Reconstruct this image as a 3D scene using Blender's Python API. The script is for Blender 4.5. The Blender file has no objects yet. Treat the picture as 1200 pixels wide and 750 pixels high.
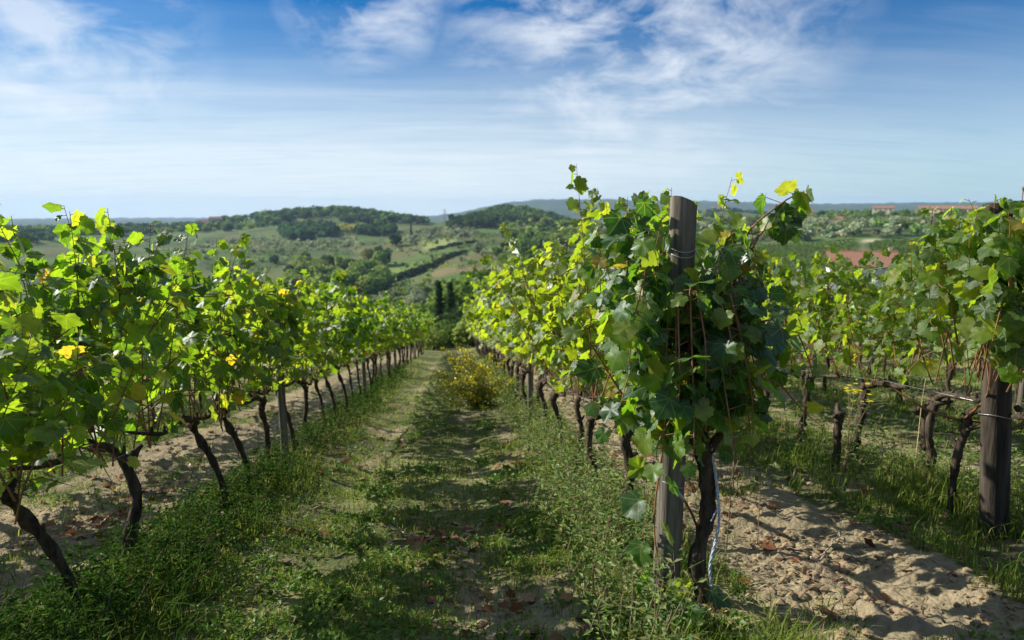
import bpy, math, random
import numpy as np
from mathutils import Vector, Matrix

R = math.radians
random.seed(7)
RNG = np.random.default_rng(11)
sc = bpy.context.scene
COL = sc.collection

# ------------------------------------------------------------------ camera, sky, sun, exposure
SLOPE = math.tan(R(9.7))          # the vineyard falls away along +Y
CAM_Z = 1.52
PITCH, YAW, FPX = 9.2, 4.64, 800.0

cam_d = bpy.data.cameras.new('camera')
cam_d.lens = 24.0
cam_d.sensor_width = 36.0
cam_d.clip_start = 0.05
cam_d.clip_end = 30000
cam_d.dof.use_dof = True
cam_d.dof.focus_distance = 3.6
cam_d.dof.aperture_fstop = 2.4
cam = bpy.data.objects.new('camera', cam_d)
COL.objects.link(cam)
cam.location = (0, 0, CAM_Z)
cam.rotation_euler = (R(90 - PITCH), 0, R(-YAW))
sc.camera = cam

SUN_EL, SUN_AZ = 32.0, -70.0      # azimuth from +Y, negative = to the left
world = bpy.data.worlds.new('World')
sc.world = world
world.use_nodes = True


def N(nt, t, **kw):
    n = nt.nodes.new(t)
    for k, v in kw.items():
        setattr(n, k, v)
    return n


def setin(n, **kw):
    for k, v in kw.items():
        n.inputs[k.replace('_', ' ')].default_value = v
    return n


def math_node(nt, op, a, b=None, c=None, clamp=False):
    n = N(nt, 'ShaderNodeMath', operation=op, use_clamp=clamp)
    for i, v in enumerate((a, b, c)):
        if v is None:
            continue
        if isinstance(v, (int, float)):
            n.inputs[i].default_value = v
        else:
            nt.links.new(v, n.inputs[i])
    return n.outputs[0]


def ramp_node(nt, fac, stops, interp='LINEAR'):
    n = N(nt, 'ShaderNodeValToRGB')
    n.color_ramp.interpolation = interp
    els = n.color_ramp.elements
    while len(els) < len(stops):
        els.new(0.5)
    for e, (p, c) in zip(els, stops):
        e.position = p
        e.color = (c, c, c, 1) if isinstance(c, (int, float)) else (*c, 1)
    nt.links.new(fac, n.inputs[0])
    return n.outputs[0]


def mix_col(nt, fac, a, b, mode='MIX'):
    n = N(nt, 'ShaderNodeMix', data_type='RGBA', blend_type=mode)
    for sock, v in ((n.inputs[0], fac), (n.inputs[6], a), (n.inputs[7], b)):
        if isinstance(v, (int, float)):
            sock.default_value = v
        elif isinstance(v, tuple):
            sock.default_value = (*v, 1) if len(v) == 3 else v
        else:
            nt.links.new(v, sock)
    return n.outputs[2]


def build_world():
    nt = world.node_tree
    bg = nt.nodes['Background']
    bg.inputs[1].default_value = 0.085
    sky = N(nt, 'ShaderNodeTexSky', sky_type='NISHITA')
    sky.sun_disc = False
    sky.sun_elevation = R(SUN_EL)
    sky.sun_rotation = R(SUN_AZ)
    sky.altitude = 250
    sky.air_density = 1.0
    sky.dust_density = 0.4
    sky.ozone_density = 2.5
    deep = N(nt, 'ShaderNodeHueSaturation')
    deep.inputs['Saturation'].default_value = 1.35
    deep.inputs['Value'].default_value = 0.60
    nt.links.new(sky.outputs[0], deep.inputs['Color'])
    deepc = mix_col(nt, 1.0, deep.outputs[0], (0.04, 0.74, 1.10), 'MULTIPLY')
    tc = N(nt, 'ShaderNodeTexCoord')
    sep = N(nt, 'ShaderNodeSeparateXYZ')
    nt.links.new(tc.outputs['Generated'], sep.inputs[0])
    z = math_node(nt, 'MAXIMUM', sep.outputs[2], 0.0)
    den = math_node(nt, 'ADD', z, 0.09)
    px = math_node(nt, 'DIVIDE', sep.outputs[0], den)
    py = math_node(nt, 'DIVIDE', sep.outputs[1], den)
    comb = N(nt, 'ShaderNodeCombineXYZ')
    nt.links.new(px, comb.inputs[0])
    nt.links.new(py, comb.inputs[1])

    def noise(scale, detail, rough, dist, sx, sy, rz, off=0.0):
        m = N(nt, 'ShaderNodeMapping')
        m.inputs['Scale'].default_value = (sx, sy, 1)
        m.inputs['Rotation'].default_value = (0, 0, R(rz))
        m.inputs['Location'].default_value = (off, off * 0.7, 0)
        nt.links.new(comb.outputs[0], m.inputs[0])
        n = N(nt, 'ShaderNodeTexNoise')
        setin(n, Scale=scale, Detail=detail, Roughness=rough, Distortion=dist)
        nt.links.new(m.outputs[0], n.inputs['Vector'])
        return n.outputs[0]
    big = noise(0.55, 3, 0.5, 0.3, 1.0, 1.0, 20, 3.1)
    mpf = N(nt, 'ShaderNodeMapping')
    mpf.inputs['Scale'].default_value = (1.0, 1.0, 2.1)
    mpf.inputs['Rotation'].default_value = (0, R(-16), 0)
    nt.links.new(tc.outputs['Generated'], mpf.inputs[0])
    npf = N(nt, 'ShaderNodeTexNoise')
    setin(npf, Scale=8.5, Detail=12.0, Roughness=0.60, Distortion=0.35)
    nt.links.new(mpf.outputs[0], npf.inputs['Vector'])
    puff = npf.outputs[0]
    streak = noise(1.1, 7, 0.6, 0.9, 0.35, 1.5, 18, 5.2)
    def bank(az, el, r0, r1):
        d = N(nt, 'ShaderNodeVectorMath', operation='DOT_PRODUCT')
        nt.links.new(tc.outputs['Generated'], d.inputs[0])
        d.inputs[1].default_value = (math.sin(R(az)) * math.cos(R(el)), math.cos(R(az)) * math.cos(R(el)), math.sin(R(el)))
        c0, c1 = math.cos(R(r0)), math.cos(R(r1))
        return ramp_node(nt, math_node(nt, 'DIVIDE', math_node(nt, 'SUBTRACT', d.outputs['Value'], c0), c1 - c0, clamp=True), [(0, 0), (1, 1)])
    banks = math_node(nt, 'MAXIMUM', math_node(nt, 'MAXIMUM', bank(15, 17, 17, 5), bank(-7, 16.5, 7, 2)),
                      math_node(nt, 'MAXIMUM', bank(-27, 17, 5, 1.5), math_node(nt, 'MULTIPLY', bank(-30, 11, 13, 3), 0.75)))
    banks = math_node(nt, 'MAXIMUM', banks, ramp_node(nt, sep.outputs[2], [(0.36, 0.0), (0.6, 0.8)]))
    pm = math_node(nt, 'MULTIPLY', ramp_node(nt, puff, [(0.40, 0.0), (0.64, 1.0)]), banks)
    sm = math_node(nt, 'MULTIPLY', ramp_node(nt, streak, [(0.48, 0.0), (0.80, 0.6)]), ramp_node(nt, big, [(0.38, 0.16), (0.65, 0.7)]))
    cl = math_node(nt, 'MAXIMUM', math_node(nt, 'MULTIPLY', pm, 0.78), sm)
    # thin veil that thickens towards the horizon, thinner to the right (away from the sun)
    left = ramp_node(nt, sep.outputs[0], [(0.0, 1.0), (0.25, 0.86), (0.60, 0.60)])
    vs = math_node(nt, 'MULTIPLY_ADD', streak, 0.10, z)
    veil = math_node(nt, 'MULTIPLY', ramp_node(nt, vs, [(0.05, 0.92), (0.12, 0.80), (0.19, 0.45), (0.25, 0.14), (0.31, 0.0)]), left)
    a = math_node(nt, 'SUBTRACT', 1.0, math_node(nt, 'MULTIPLY', math_node(nt, 'SUBTRACT', 1.0, cl), math_node(nt, 'SUBTRACT', 1.0, veil)), clamp=True)
    grey = noise(3.2, 5, 0.6, 0.3, 0.4, 1.6, 5, 9.0)
    ccol = mix_col(nt, ramp_node(nt, grey, [(0.45, 0.0), (0.72, 0.55)]), (6.7, 7.0, 7.3), (5.0, 5.6, 6.5))
    fin = mix_col(nt, a, deepc, ccol)
    nt.links.new(fin, bg.inputs[0])


build_world()
sun_d = bpy.data.lights.new('sun', 'SUN')
sun_d.energy = 5.0
sun_d.angle = R(0.55)
sun_d.color = (1.0, 0.93, 0.80)
sun = bpy.data.objects.new('sun', sun_d)
COL.objects.link(sun)
_d = Vector((math.sin(R(SUN_AZ)) * math.cos(R(SUN_EL)), math.cos(R(SUN_AZ)) * math.cos(R(SUN_EL)), math.sin(R(SUN_EL))))
sun.rotation_euler = _d.to_track_quat('Z', 'Y').to_euler()
sun.location = _d * 50
vs_ = sc.view_settings
vs_.view_transform = 'Standard'
vs_.look = 'None'
vs_.exposure = 0.8
vs_.gamma = 1.0
cy = sc.cycles
cy.max_bounces = 8
cy.diffuse_bounces = 3
cy.glossy_bounces = 2
cy.transmission_bounces = 4
cy.volume_bounces = 0
cy.transparent_max_bounces = 6
cy.sample_clamp_indirect = 6.0

# ------------------------------------------------------------------ helpers


def smooth(e0, e1, x):
    t = np.clip((x - e0) / (e1 - e0), 0, 1)
    return t * t * (3 - 2 * t)


def _hash(ix, iy, s):
    h = (ix.astype(np.int64) * 374761393 + iy.astype(np.int64) * 668265263 + s * 982451653) & 0x7fffffff
    h = ((h ^ (h >> 13)) * 1274126177) & 0x7fffffff
    h = h ^ (h >> 16)
    return (h & 0xffff) / 65535.0


def vnoise(x, y, s=0):
    x = np.asarray(x, float); y = np.asarray(y, float)
    ix = np.floor(x); iy = np.floor(y)
    fx = x - ix; fy = y - iy
    fx = fx * fx * (3 - 2 * fx); fy = fy * fy * (3 - 2 * fy)
    a = _hash(ix, iy, s); b = _hash(ix + 1, iy, s); c = _hash(ix, iy + 1, s); d = _hash(ix + 1, iy + 1, s)
    return (a * (1 - fx) + b * fx) * (1 - fy) + (c * (1 - fx) + d * fx) * fy


def fbm(x, y, s=0, o=4, g=0.5):
    t = 0; a = 1; n = 0
    for i in range(o):
        t = t + a * vnoise(x * 2 ** i + 17.3 * i, y * 2 ** i - 9.1 * i, s + i)
        n += a; a *= g
    return t / n


class MB:
    """collects vertices and faces and links them as ONE mesh object"""
    def __init__(s):
        s.v = []; s.f3 = []; s.f4 = []; s.uv = []; s.col = []; s.n = 0

    def add(s, V, F, uv=None, col=None):
        V = np.asarray(V, float).reshape(-1, 3)
        F = np.asarray(F, int)
        if F.size:
            (s.f3 if F.shape[1] == 3 else s.f4).append(F + s.n)
        s.v.append(V)
        s.uv.append(np.zeros((len(V), 2)) if uv is None else np.asarray(uv, float))
        s.col.append(np.ones((len(V), 3)) if col is None else np.broadcast_to(np.asarray(col, float), (len(V), 3)))
        s.n += len(V)

    def faces(s, F):
        """more faces over vertices already added (absolute indices)"""
        F = np.asarray(F, int)
        (s.f3 if F.shape[1] == 3 else s.f4).append(F)

    def data(s, name, mat, shade=True, uv=False, col=False):
        me = bpy.data.meshes.new(name)
        V = np.concatenate(s.v)
        f3 = np.concatenate(s.f3) if s.f3 else np.zeros((0, 3), int)
        f4 = np.concatenate(s.f4) if s.f4 else np.zeros((0, 4), int)
        idx = np.concatenate([f3.ravel(), f4.ravel()])
        tot = np.concatenate([np.full(len(f3), 3), np.full(len(f4), 4)])
        st = np.concatenate([[0], np.cumsum(tot)[:-1]])
        me.vertices.add(len(V)); me.loops.add(len(idx)); me.polygons.add(len(tot))
        me.vertices.foreach_set('co', V.ravel().astype(np.float32))
        me.loops.foreach_set('vertex_index', idx.astype(np.int32))
        me.polygons.foreach_set('loop_start', st.astype(np.int32))
        me.polygons.foreach_set('use_smooth', np.full(len(tot), bool(shade)))
        if uv:
            u = np.concatenate(s.uv)[idx]
            me.uv_layers.new(name='UVMap').data.foreach_set('uv', u.ravel().astype(np.float32))
        if col:
            c = np.concatenate(s.col)
            c = np.concatenate([c, np.ones((len(c), 1))], 1)
            me.color_attributes.new('tone', 'FLOAT_COLOR', 'POINT').data.foreach_set('color', c.ravel().astype(np.float32))
        me.update(calc_edges=True)
        me.validate()
        if mat is not None:
            me.materials.append(mat)
        return me

    def build(s, name, mat, parent=None, **kw):
        return link(name, s.data(name, mat, **kw), parent)


def link(name, me, parent=None):
    o = bpy.data.objects.new(name, me)
    COL.objects.link(o)
    if parent is not None:
        o.parent = parent
    return o


def tag(o, label=None, cat=None, group=None, kind=None):
    if label: o['label'] = label
    if cat: o['category'] = cat
    if group: o['group'] = group
    if kind: o['kind'] = kind
    return o


def empty(name, loc=(0, 0, 0)):
    o = bpy.data.objects.new(name, None)
    COL.objects.link(o)
    o.empty_display_size = 0.1
    o.location = loc
    return o


def copy_thing(root):
    r = root.copy(); COL.objects.link(r)
    for ch in list(root.children):
        c = ch.copy(); COL.objects.link(c); c.parent = r
        for g in list(ch.children):
            d = g.copy(); COL.objects.link(d); d.parent = c
    return r


def tube(path, rad, sides=8, jitter=0.0, rng=RNG, cap=True, seed=0):
    P = np.asarray(path, float); n = len(P)
    rad = np.broadcast_to(np.asarray(rad, float), (n,))
    T = np.gradient(P, axis=0)
    T /= np.linalg.norm(T, axis=1)[:, None] + 1e-9
    ref = np.array([0.31, 0.95, 0.05]) if abs(T[:, 1]).mean() < 0.8 else np.array([1.0, 0.1, 0.0])
    A = np.cross(T, ref); A /= np.linalg.norm(A, axis=1)[:, None] + 1e-9
    B = np.cross(T, A)
    an = np.linspace(0, 2 * np.pi, sides, endpoint=False)
    rr = rad[:, None] * np.ones((1, sides))
    if jitter:
        rr = rr * (1 + jitter * rng.uniform(-1, 1, rr.shape))
    V = P[:, None, :] + rr[..., None] * (np.cos(an)[None, :, None] * A[:, None, :] + np.sin(an)[None, :, None] * B[:, None, :])
    V = V.reshape(-1, 3)
    i = np.arange(n - 1)[:, None] * sides; j = np.arange(sides)[None, :]; k = (j + 1) % sides
    F = np.stack([i + j, i + k, i + sides + k, i + sides + j], -1).reshape(-1, 4)
    return V, F


def add_tube(mb, path, rad, sides=8, jitter=0.0, cap=True, col=None):
    V, F = tube(path, rad, sides, jitter)
    n0 = mb.n
    mb.add(V, F, col=col)
    if cap:
        P = np.asarray(path, float)
        m = len(P)
        mb.add(np.array([P[0], P[-1]]), np.zeros((0, 3), int), col=col)
        a, b = mb.n - 2, mb.n - 1
        j = np.arange(sides); k = (j + 1) % sides
        mb.faces(np.stack([n0 + k, n0 + j, np.full(sides, a)], -1))
        o = n0 + (m - 1) * sides
        mb.faces(np.stack([o + j, o + k, np.full(sides, b)], -1))


def box(mb, c, s, col=None):
    x, y, z = np.array(s) / 2.0
    V = np.array([[-x, -y, -z], [x, -y, -z], [x, y, -z], [-x, y, -z], [-x, -y, z], [x, -y, z], [x, y, z], [-x, y, z]]) + np.asarray(c, float)
    mb.add(V, [[0, 3, 2, 1], [4, 5, 6, 7], [0, 1, 5, 4], [1, 2, 6, 5], [2, 3, 7, 6], [3, 0, 4, 7]], col=col)


def spline(pts, n):
    """smooth polyline through pts (Catmull-Rom)"""
    P = np.asarray(pts, float)
    P = np.concatenate([[2 * P[0] - P[1]], P, [2 * P[-1] - P[-2]]])
    m = len(P) - 3
    t = np.linspace(0, m, n)
    i = np.minimum(t.astype(int), m - 1); u = (t - i)[:, None]
    a, b, c, d = P[i], P[i + 1], P[i + 2], P[i + 3]
    return 0.5 * ((2 * b) + (c - a) * u + (2 * a - 5 * b + 4 * c - d) * u * u + (3 * b - a - 3 * c + d) * u ** 3)


# ------------------------------------------------------------------ terrain
ROWS = [-10.4, -7.6, -4.8, -1.95, 1.05, 3.75, 6.45, 9.15, 11.85, 14.55, 17.25, 19.95, 22.65, 25.35]
ROW_END = 38.0
TD = np.array([45, 100, 160, 250, 350, 500, 700, 900, 1100, 1300, 1500, 1800, 2300, 3000, 4500, 6500, 8000, 11000.])
TP = {  # ground height by direction (column) and distance from the hilltop
    -700: [-4, -12, -22, -34, -44, -50, -50, -46, -42, -40, -45, -55, -70, -90, -110, -110, -110, -120],
    0:    [-6.2, -18, -28, -38, -45, -48, -46, -42, -38, -33, -36, -50, -60, -80, -100, -95, -95, -120],
    150:  [-6.8, -18.5, -28.5, -39, -46, -52, -52, -47, -45, -41, -37, -48, -60, -80, -100, -100, -100, -120],
    250:  [-7.0, -19, -29, -40, -48, -54, -53, -46, -43, -37, -30, -42, -60, -80, -90, -100, -100, -120],
    330:  [-7.2, -19, -29, -41, -49, -54, -52, -45, -36, -23, -6, -28, -60, -80, -90, -100, -100, -120],
    400:  [-7.4, -19, -29, -42, -50, -54, -51, -44, -33, -15, 6, -26, -60, -80, -90, -100, -100, -120],
    480:  [-7.4, -19, -29, -41, -48, -50, -45, -36, -29, -27, -25, -35, -60, -80, -90, -100, -100, -120],
    530:  [-7.4, -19, -29, -39, -45, -43, -34, -25, -19.5, -26, -32, -45, -60, -70, -60, -45, -60, -120],
    610:  [-7.4, -19, -29, -39, -45, -42, -33, -25, -11, 10, 0, -40, -60, -60, -30, 100, 55, -100],
    660:  [-7.4, -18, -27, -37, -43, -42, -36, -28, -29, -30, -34, -45, -60, -60, -30, 98, 65, -100],
    700:  [-7.4, -17, -25, -35, -41, -41, -37, -34, -34, -36, -40, -45, -55, -60, -30, 104, 85, -100],
    780:  [-7.2, -14, -20, -29, -34, -35, -32, -29, -27, -25, -24, -22, -30, -50, -30, 70, 70, -100],
    845:  [-7.0, -12, -17, -24, -29, -29, -26, -22, -18, -16, -12, -4, 6, -30, -30, 60, 105, -100],
    900:  [-6.7, -11, -16, -23, -28, -26, -21, -15, -12, -14, -14, -12, -20, -40, -30, 40, 60, -100],
    950:  [-6.4, -10.5, -15, -22, -27, -24, -18, -12, -8, -12, -18, -30, -40, -40, -30, 40, 58, -100],
    1050: [-6.0, -10, -14, -21, -25, -19.5, -15, -10, -7, -11, -18, -30, -40, -40, -30, 45, 62, -100],
    1200: [-5.4, -9.5, -13.5, -20, -24, -18.5, -12, -8, -6, -11, -18, -30, -40, -40, -30, 50, 70, -100],
    1900: [-4, -8, -12, -18, -22, -18, -12, -8, -6, -11, -18, -30, -40, -40, -30, 50, 65, -100],
}


def px_az(px):
    return np.arctan((np.asarray(px, float) - 600) / FPX * math.cos(R(PITCH))) + R(YAW)


_AZ = np.linspace(R(-62), R(66), 257)
_LD = np.linspace(math.log(45), math.log(11000), 240)


def _make_table():
    ks = sorted(TP)
    az = px_az(ks)
    prof = np.array([np.interp(_LD, np.log(TD), TP[k]) for k in ks])
    T = np.array([np.interp(_AZ, az, prof[:, j]) for j in range(len(_LD))]).T

    def blur(A, axis, sg):
        k = np.exp(-0.5 * (np.arange(-3 * sg, 3 * sg + 1) / sg) ** 2); k /= k.sum()
        pad = [(0, 0), (0, 0)]; pad[axis] = (3 * sg, 3 * sg)
        B = np.pad(A, pad, mode='edge')
        return np.apply_along_axis(lambda v: np.convolve(v, k, 'valid'), axis, B)
    return blur(blur(T, 0, 3), 1, 2)


_TT = _make_table()


def row_dist(x):
    return np.min(np.abs(np.asarray(x)[..., None] - np.array(ROWS)), -1)


def H(x, y, micro=True):
    x = np.asarray(x, float); y = np.asarray(y, float)
    d = np.hypot(x, y) + 1e-6
    near = -SLOPE * y + 0.035 * np.clip(x, -14, 30)
    az = np.arctan2(x, y)
    u = np.clip((az - _AZ[0]) / (_AZ[1] - _AZ[0]), 0, len(_AZ) - 1.001)
    w = np.clip((np.log(np.maximum(d, 46)) - _LD[0]) / (_LD[1] - _LD[0]), 0, len(_LD) - 1.001)
    i = u.astype(int); j = w.astype(int); fu = u - i; fw = w - j
    far = (_TT[i, j] * (1 - fu) + _TT[i + 1, j] * fu) * (1 - fw) + (_TT[i, j + 1] * (1 - fu) + _TT[i + 1, j + 1] * fu) * fw
    far = far + (fbm(x / 90, y / 90, 3, 4) - 0.5) * np.clip(d * 0.014, 0, 14) * np.where(d > 4000, np.clip(d / 2200, 1, 3.2), 1)
    k = smooth(40, 80, d)
    near = np.where(y < 0, -SLOPE * y * 0.8 + 0.035 * np.clip(x, -14, 30), near)
    z = near * (1 - k) + far * k
    if micro:
        m = 1 - smooth(30, 60, d)
        rd = row_dist(x)
        z = z + m * (0.07 * np.exp(-(rd / 0.35) ** 2))
        # wheel tracks and rough centre of the grass path
        z = z - m * 0.045 * (np.exp(-((x + 1.0) / 0.28) ** 2) + np.exp(-((x - 0.12) / 0.22) ** 2))
        bare = np.exp(-((x - 2.1) / 0.62) ** 2) + np.exp(-((x + 3.35) / 0.75) ** 2)
        z = z + m * (fbm(x * 2.2, y * 2.2, 5, 4) - 0.5) * (0.09 + 0.10 * bare)
        z = z + m * (fbm(x * 9, y * 9, 8, 3) - 0.5) * (0.03 + 0.055 * bare) + m * (1 - smooth(5, 10, d)) * (fbm(x * 26, y * 26, 12, 2) - 0.5) * (0.012 + 0.03 * bare)
    return z


def G(x, y):
    return float(H(np.array([x]), np.array([y]))[0])


def at(px, d):
    """a spot on the land in a direction at a distance"""
    a = float(px_az(px))
    return d * math.sin(a), d * math.cos(a)


# ------------------------------------------------------------------ materials
def new_mat(name):
    m = bpy.data.materials.new(name)
    m.use_nodes = True
    nt = m.node_tree
    nt.nodes.clear()
    out = N(nt, 'ShaderNodeOutputMaterial')
    return m, nt, out


def simple_mat(name, c1, c2, scale=8.0, rough=0.8, bump=0.3, stretch=(1, 1, 1), detail=6, spec=0.25, metallic=0.0, bdist=0.01, rnd=0.0):
    m, nt, out = new_mat(name)
    p = N(nt, 'ShaderNodeBsdfPrincipled')
    tc = N(nt, 'ShaderNodeTexCoord')
    mp = N(nt, 'ShaderNodeMapping')
    mp.inputs['Scale'].default_value = stretch
    nt.links.new(tc.outputs['Object'], mp.inputs[0])
    n = N(nt, 'ShaderNodeTexNoise')
    setin(n, Scale=scale, Detail=detail, Roughness=0.65)
    nt.links.new(mp.outputs[0], n.inputs['Vector'])
    f = ramp_node(nt, n.outputs[0], [(0.32, 0.0), (0.68, 1.0)])
    c = mix_col(nt, f, c1, c2)
    if rnd:
        oi = N(nt, 'ShaderNodeObjectInfo')
        hs = N(nt, 'ShaderNodeHueSaturation')
        nt.links.new(math_node(nt, 'MULTIPLY_ADD', oi.outputs['Random'], rnd, 1 - rnd / 2), hs.inputs['Value'])
        nt.links.new(c, hs.inputs['Color'])
        c = hs.outputs[0]
    nt.links.new(c, p.inputs['Base Color'])
    p.inputs['Roughness'].default_value = rough
    p.inputs['Metallic'].default_value = metallic
    p.inputs['Specular IOR Level'].default_value = spec
    if bump:
        b = N(nt, 'ShaderNodeBump')
        setin(b, Strength=bump, Distance=bdist)
        nt.links.new(n.outputs[0], b.inputs['Height'])
        nt.links.new(b.outputs[0], p.inputs['Normal'])
    nt.links.new(p.outputs[0], out.inputs[0])
    return m


def leaf_mat(name, greens, trans_gain=(2.6, 2.3, 1.0), translu=0.48, gloss=0.10, rough=0.42, veins=True, tint=True, attr=False, under_mix=0.0, spots=False):
    """thin leaf: reflects on top, lets the sun through; every leaf has its own shade"""
    m, nt, out = new_mat(name)
    geo = N(nt, 'ShaderNodeNewGeometry')
    rnd = geo.outputs['Random Per Island']
    if tint:
        oi = N(nt, 'ShaderNodeObjectInfo')
        sep = N(nt, 'ShaderNodeSeparateColor')
        nt.links.new(oi.outputs['Color'], sep.inputs[0])
        rnd2 = rnd
    else:
        rnd2 = rnd
    col = ramp_node(nt, rnd2, greens)
    if tint:
        col = mix_col(nt, math_node(nt, 'MULTIPLY', sep.outputs[0], 0.55), col, (0.150, 0.195, 0.018))
    if attr:
        at_ = N(nt, 'ShaderNodeAttribute', attribute_name='tone')
        col = mix_col(nt, 1.0, col, at_.outputs['Color'], 'MULTIPLY')
    tc = N(nt, 'ShaderNodeTexCoord')
    nz = N(nt, 'ShaderNodeTexNoise')
    setin(nz, Scale=26.0, Detail=3.0)
    nt.links.new(tc.outputs['Object'], nz.inputs['Vector'])
    col = mix_col(nt, 0.55, col, ramp_node(nt, nz.outputs[0], [(0.3, 0.62), (0.7, 1.25)]), 'MULTIPLY')
    if spots:
        n5 = N(nt, 'ShaderNodeTexNoise')
        setin(n5, Scale=75.0, Detail=2.0)
        nt.links.new(tc.outputs['Object'], n5.inputs['Vector'])
        sp_ = math_node(nt, 'MULTIPLY', ramp_node(nt, n5.outputs[0], [(0.64, 0.0), (0.72, 1.0)]), ramp_node(nt, rnd, [(0.35, 0.0), (0.5, 0.85)]))
        col = mix_col(nt, sp_, col, (0.13, 0.075, 0.025))
    if veins:
        uv = N(nt, 'ShaderNodeUVMap')
        sx = N(nt, 'ShaderNodeSeparateXYZ')
        nt.links.new(uv.outputs[0], sx.inputs[0])
        ax = math_node(nt, 'ABSOLUTE', sx.outputs[0])
        v = None
        for (dx, dy) in ((0.0, 1.0), (0.62, 0.60), (0.95, 0.12)):
            L = math.hypot(dx, dy)
            dist = math_node(nt, 'ABSOLUTE', math_node(nt, 'SUBTRACT', math_node(nt, 'MULTIPLY', ax, dy / L), math_node(nt, 'MULTIPLY', sx.outputs[1], dx / L)))
            v = dist if v is None else math_node(nt, 'MINIMUM', v, dist)
        vf = ramp_node(nt, v, [(0.008, 0.55), (0.028, 0.0)])
        col = mix_col(nt, vf, col, (0.17, 0.20, 0.07))
    under = mix_col(nt, under_mix, col, (0.13, 0.17, 0.10))
    front = mix_col(nt, geo.outputs['Backfacing'], col, under)
    d = N(nt, 'ShaderNodeBsdfDiffuse')
    nt.links.new(front, d.inputs[0])
    t = N(nt, 'ShaderNodeBsdfTranslucent')
    nt.links.new(mix_col(nt, 1.0, col, trans_gain, 'MULTIPLY'), t.inputs[0])
    g = N(nt, 'ShaderNodeBsdfGlossy')
    g.inputs['Roughness'].default_value = rough
    g.inputs[0].default_value = (0.9, 0.95, 1.0, 1)
    bp = N(nt, 'ShaderNodeBump')
    setin(bp, Strength=0.35, Distance=0.004)
    nt.links.new(nz.outputs[0], bp.inputs['Height'])
    nt.links.new(bp.outputs[0], g.inputs['Normal'])
    nt.links.new(bp.outputs[0], d.inputs['Normal'])
    m1 = N(nt, 'ShaderNodeMixShader'); m1.inputs[0].default_value = translu
    nt.links.new(d.outputs[0], m1.inputs[1]); nt.links.new(t.outputs[0], m1.inputs[2])
    fr = N(nt, 'ShaderNodeFresnel'); fr.inputs[0].default_value = 1.42
    m2 = N(nt, 'ShaderNodeMixShader')
    nt.links.new(math_node(nt, 'MINIMUM', math_node(nt, 'MULTIPLY', fr.outputs[0], gloss * 10), 0.10), m2.inputs[0])
    nt.links.new(m1.outputs[0], m2.inputs[1]); nt.links.new(g.outputs[0], m2.inputs[2])
    nt.links.new(m2.outputs[0], out.inputs[0])
    return m


VINE_GREENS = [(0.0, (0.012, 0.048, 0.008)), (0.35, (0.028, 0.088, 0.010)), (0.62, (0.068, 0.150, 0.012)),
               (0.86, (0.125, 0.190, 0.020)), (0.975, (0.18, 0.21, 0.03)), (0.990, (0.24, 0.17, 0.04)), (1.0, (0.13, 0.055, 0.022))]
M_LEAF = leaf_mat('vine_leaf', VINE_GREENS, (4.2, 3.7, 1.0), 0.60, 0.055, 0.50, under_mix=0.3, spots=True)
M_LEAF_SHADED = leaf_mat('shaded_vine_leaf', [(p_, tuple(v_ * .95 for v_ in c_)) for (p_, c_) in VINE_GREENS], (4.0, 3.9, 1.1), 0.50, 0.08, 0.46, under_mix=0.3, spots=True)  # shade on the row end put into the leaf colour and lower translucency
M_LEAF_FAR = leaf_mat('vine_leaf_plain', VINE_GREENS, (4.2, 3.7, 1.0), 0.60, 0.055, 0.50, veins=False, under_mix=0.3, spots=True)
M_GRASS = leaf_mat('grass_blade', [(0.0, (0.07, 0.125, 0.020)), (0.45, (0.125, 0.195, 0.030)), (0.8, (0.20, 0.235, 0.06)), (1.0, (0.36, 0.31, 0.14))],
                   trans_gain=(1.7, 1.7, 1.0), translu=0.35, gloss=0.0, veins=False, tint=False)
M_WEED = leaf_mat('weed_leaf', [(0.0, (0.055, 0.12, 0.018)), (0.5, (0.10, 0.195, 0.030)), (0.85, (0.165, 0.245, 0.046)), (1.0, (0.20, 0.19, 0.07))],
                  trans_gain=(1.9, 1.9, 1.0), translu=0.38, gloss=0.02, veins=False, tint=False)
M_TALL = leaf_mat('tall_weed_leaf', [(0.0, (0.08, 0.14, 0.040)), (0.5, (0.15, 0.23, 0.06)), (0.85, (0.22, 0.28, 0.10)), (1.0, (0.25, 0.22, 0.12))],
                  trans_gain=(1.8, 1.8, 1.0), translu=0.38, gloss=0.02, veins=False, tint=False)
M_WEED_SHADED = leaf_mat('shaded_weed_leaf', [(0.0, (0.020, 0.050, 0.010)), (0.6, (0.040, 0.095, 0.016)), (1.0, (0.085, 0.14, 0.03))], trans_gain=(1.5, 1.5, 1.0), translu=0.22, gloss=0.0, veins=False, tint=False)  # darker colour stands in for the weeds' shaded side by the left row
M_DEAD = leaf_mat('dead_leaf', [(0.0, (0.10, 0.045, 0.022)), (0.5, (0.20, 0.085, 0.035)), (0.8, (0.28, 0.13, 0.06)), (1.0, (0.33, 0.22, 0.12))],
                  trans_gain=(1.3, 1.1, 1.0), translu=0.2, gloss=0.05, veins=False, tint=False)
M_PETAL = leaf_mat('yellow_petal', [(0.0, (0.60, 0.50, 0.03)), (1.0, (0.80, 0.70, 0.05))], trans_gain=(1.1, 1.1, 1.0), translu=0.3, gloss=0.03, veins=False, tint=False)
M_BUSH = leaf_mat('broom_leaf', [(0.0, (0.10, 0.16, 0.02)), (0.5, (0.22, 0.26, 0.03)), (1.0, (0.42, 0.38, 0.04))],
                  trans_gain=(1.6, 1.5, 1.0), translu=0.35, gloss=0.04, veins=False, tint=False)
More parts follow.
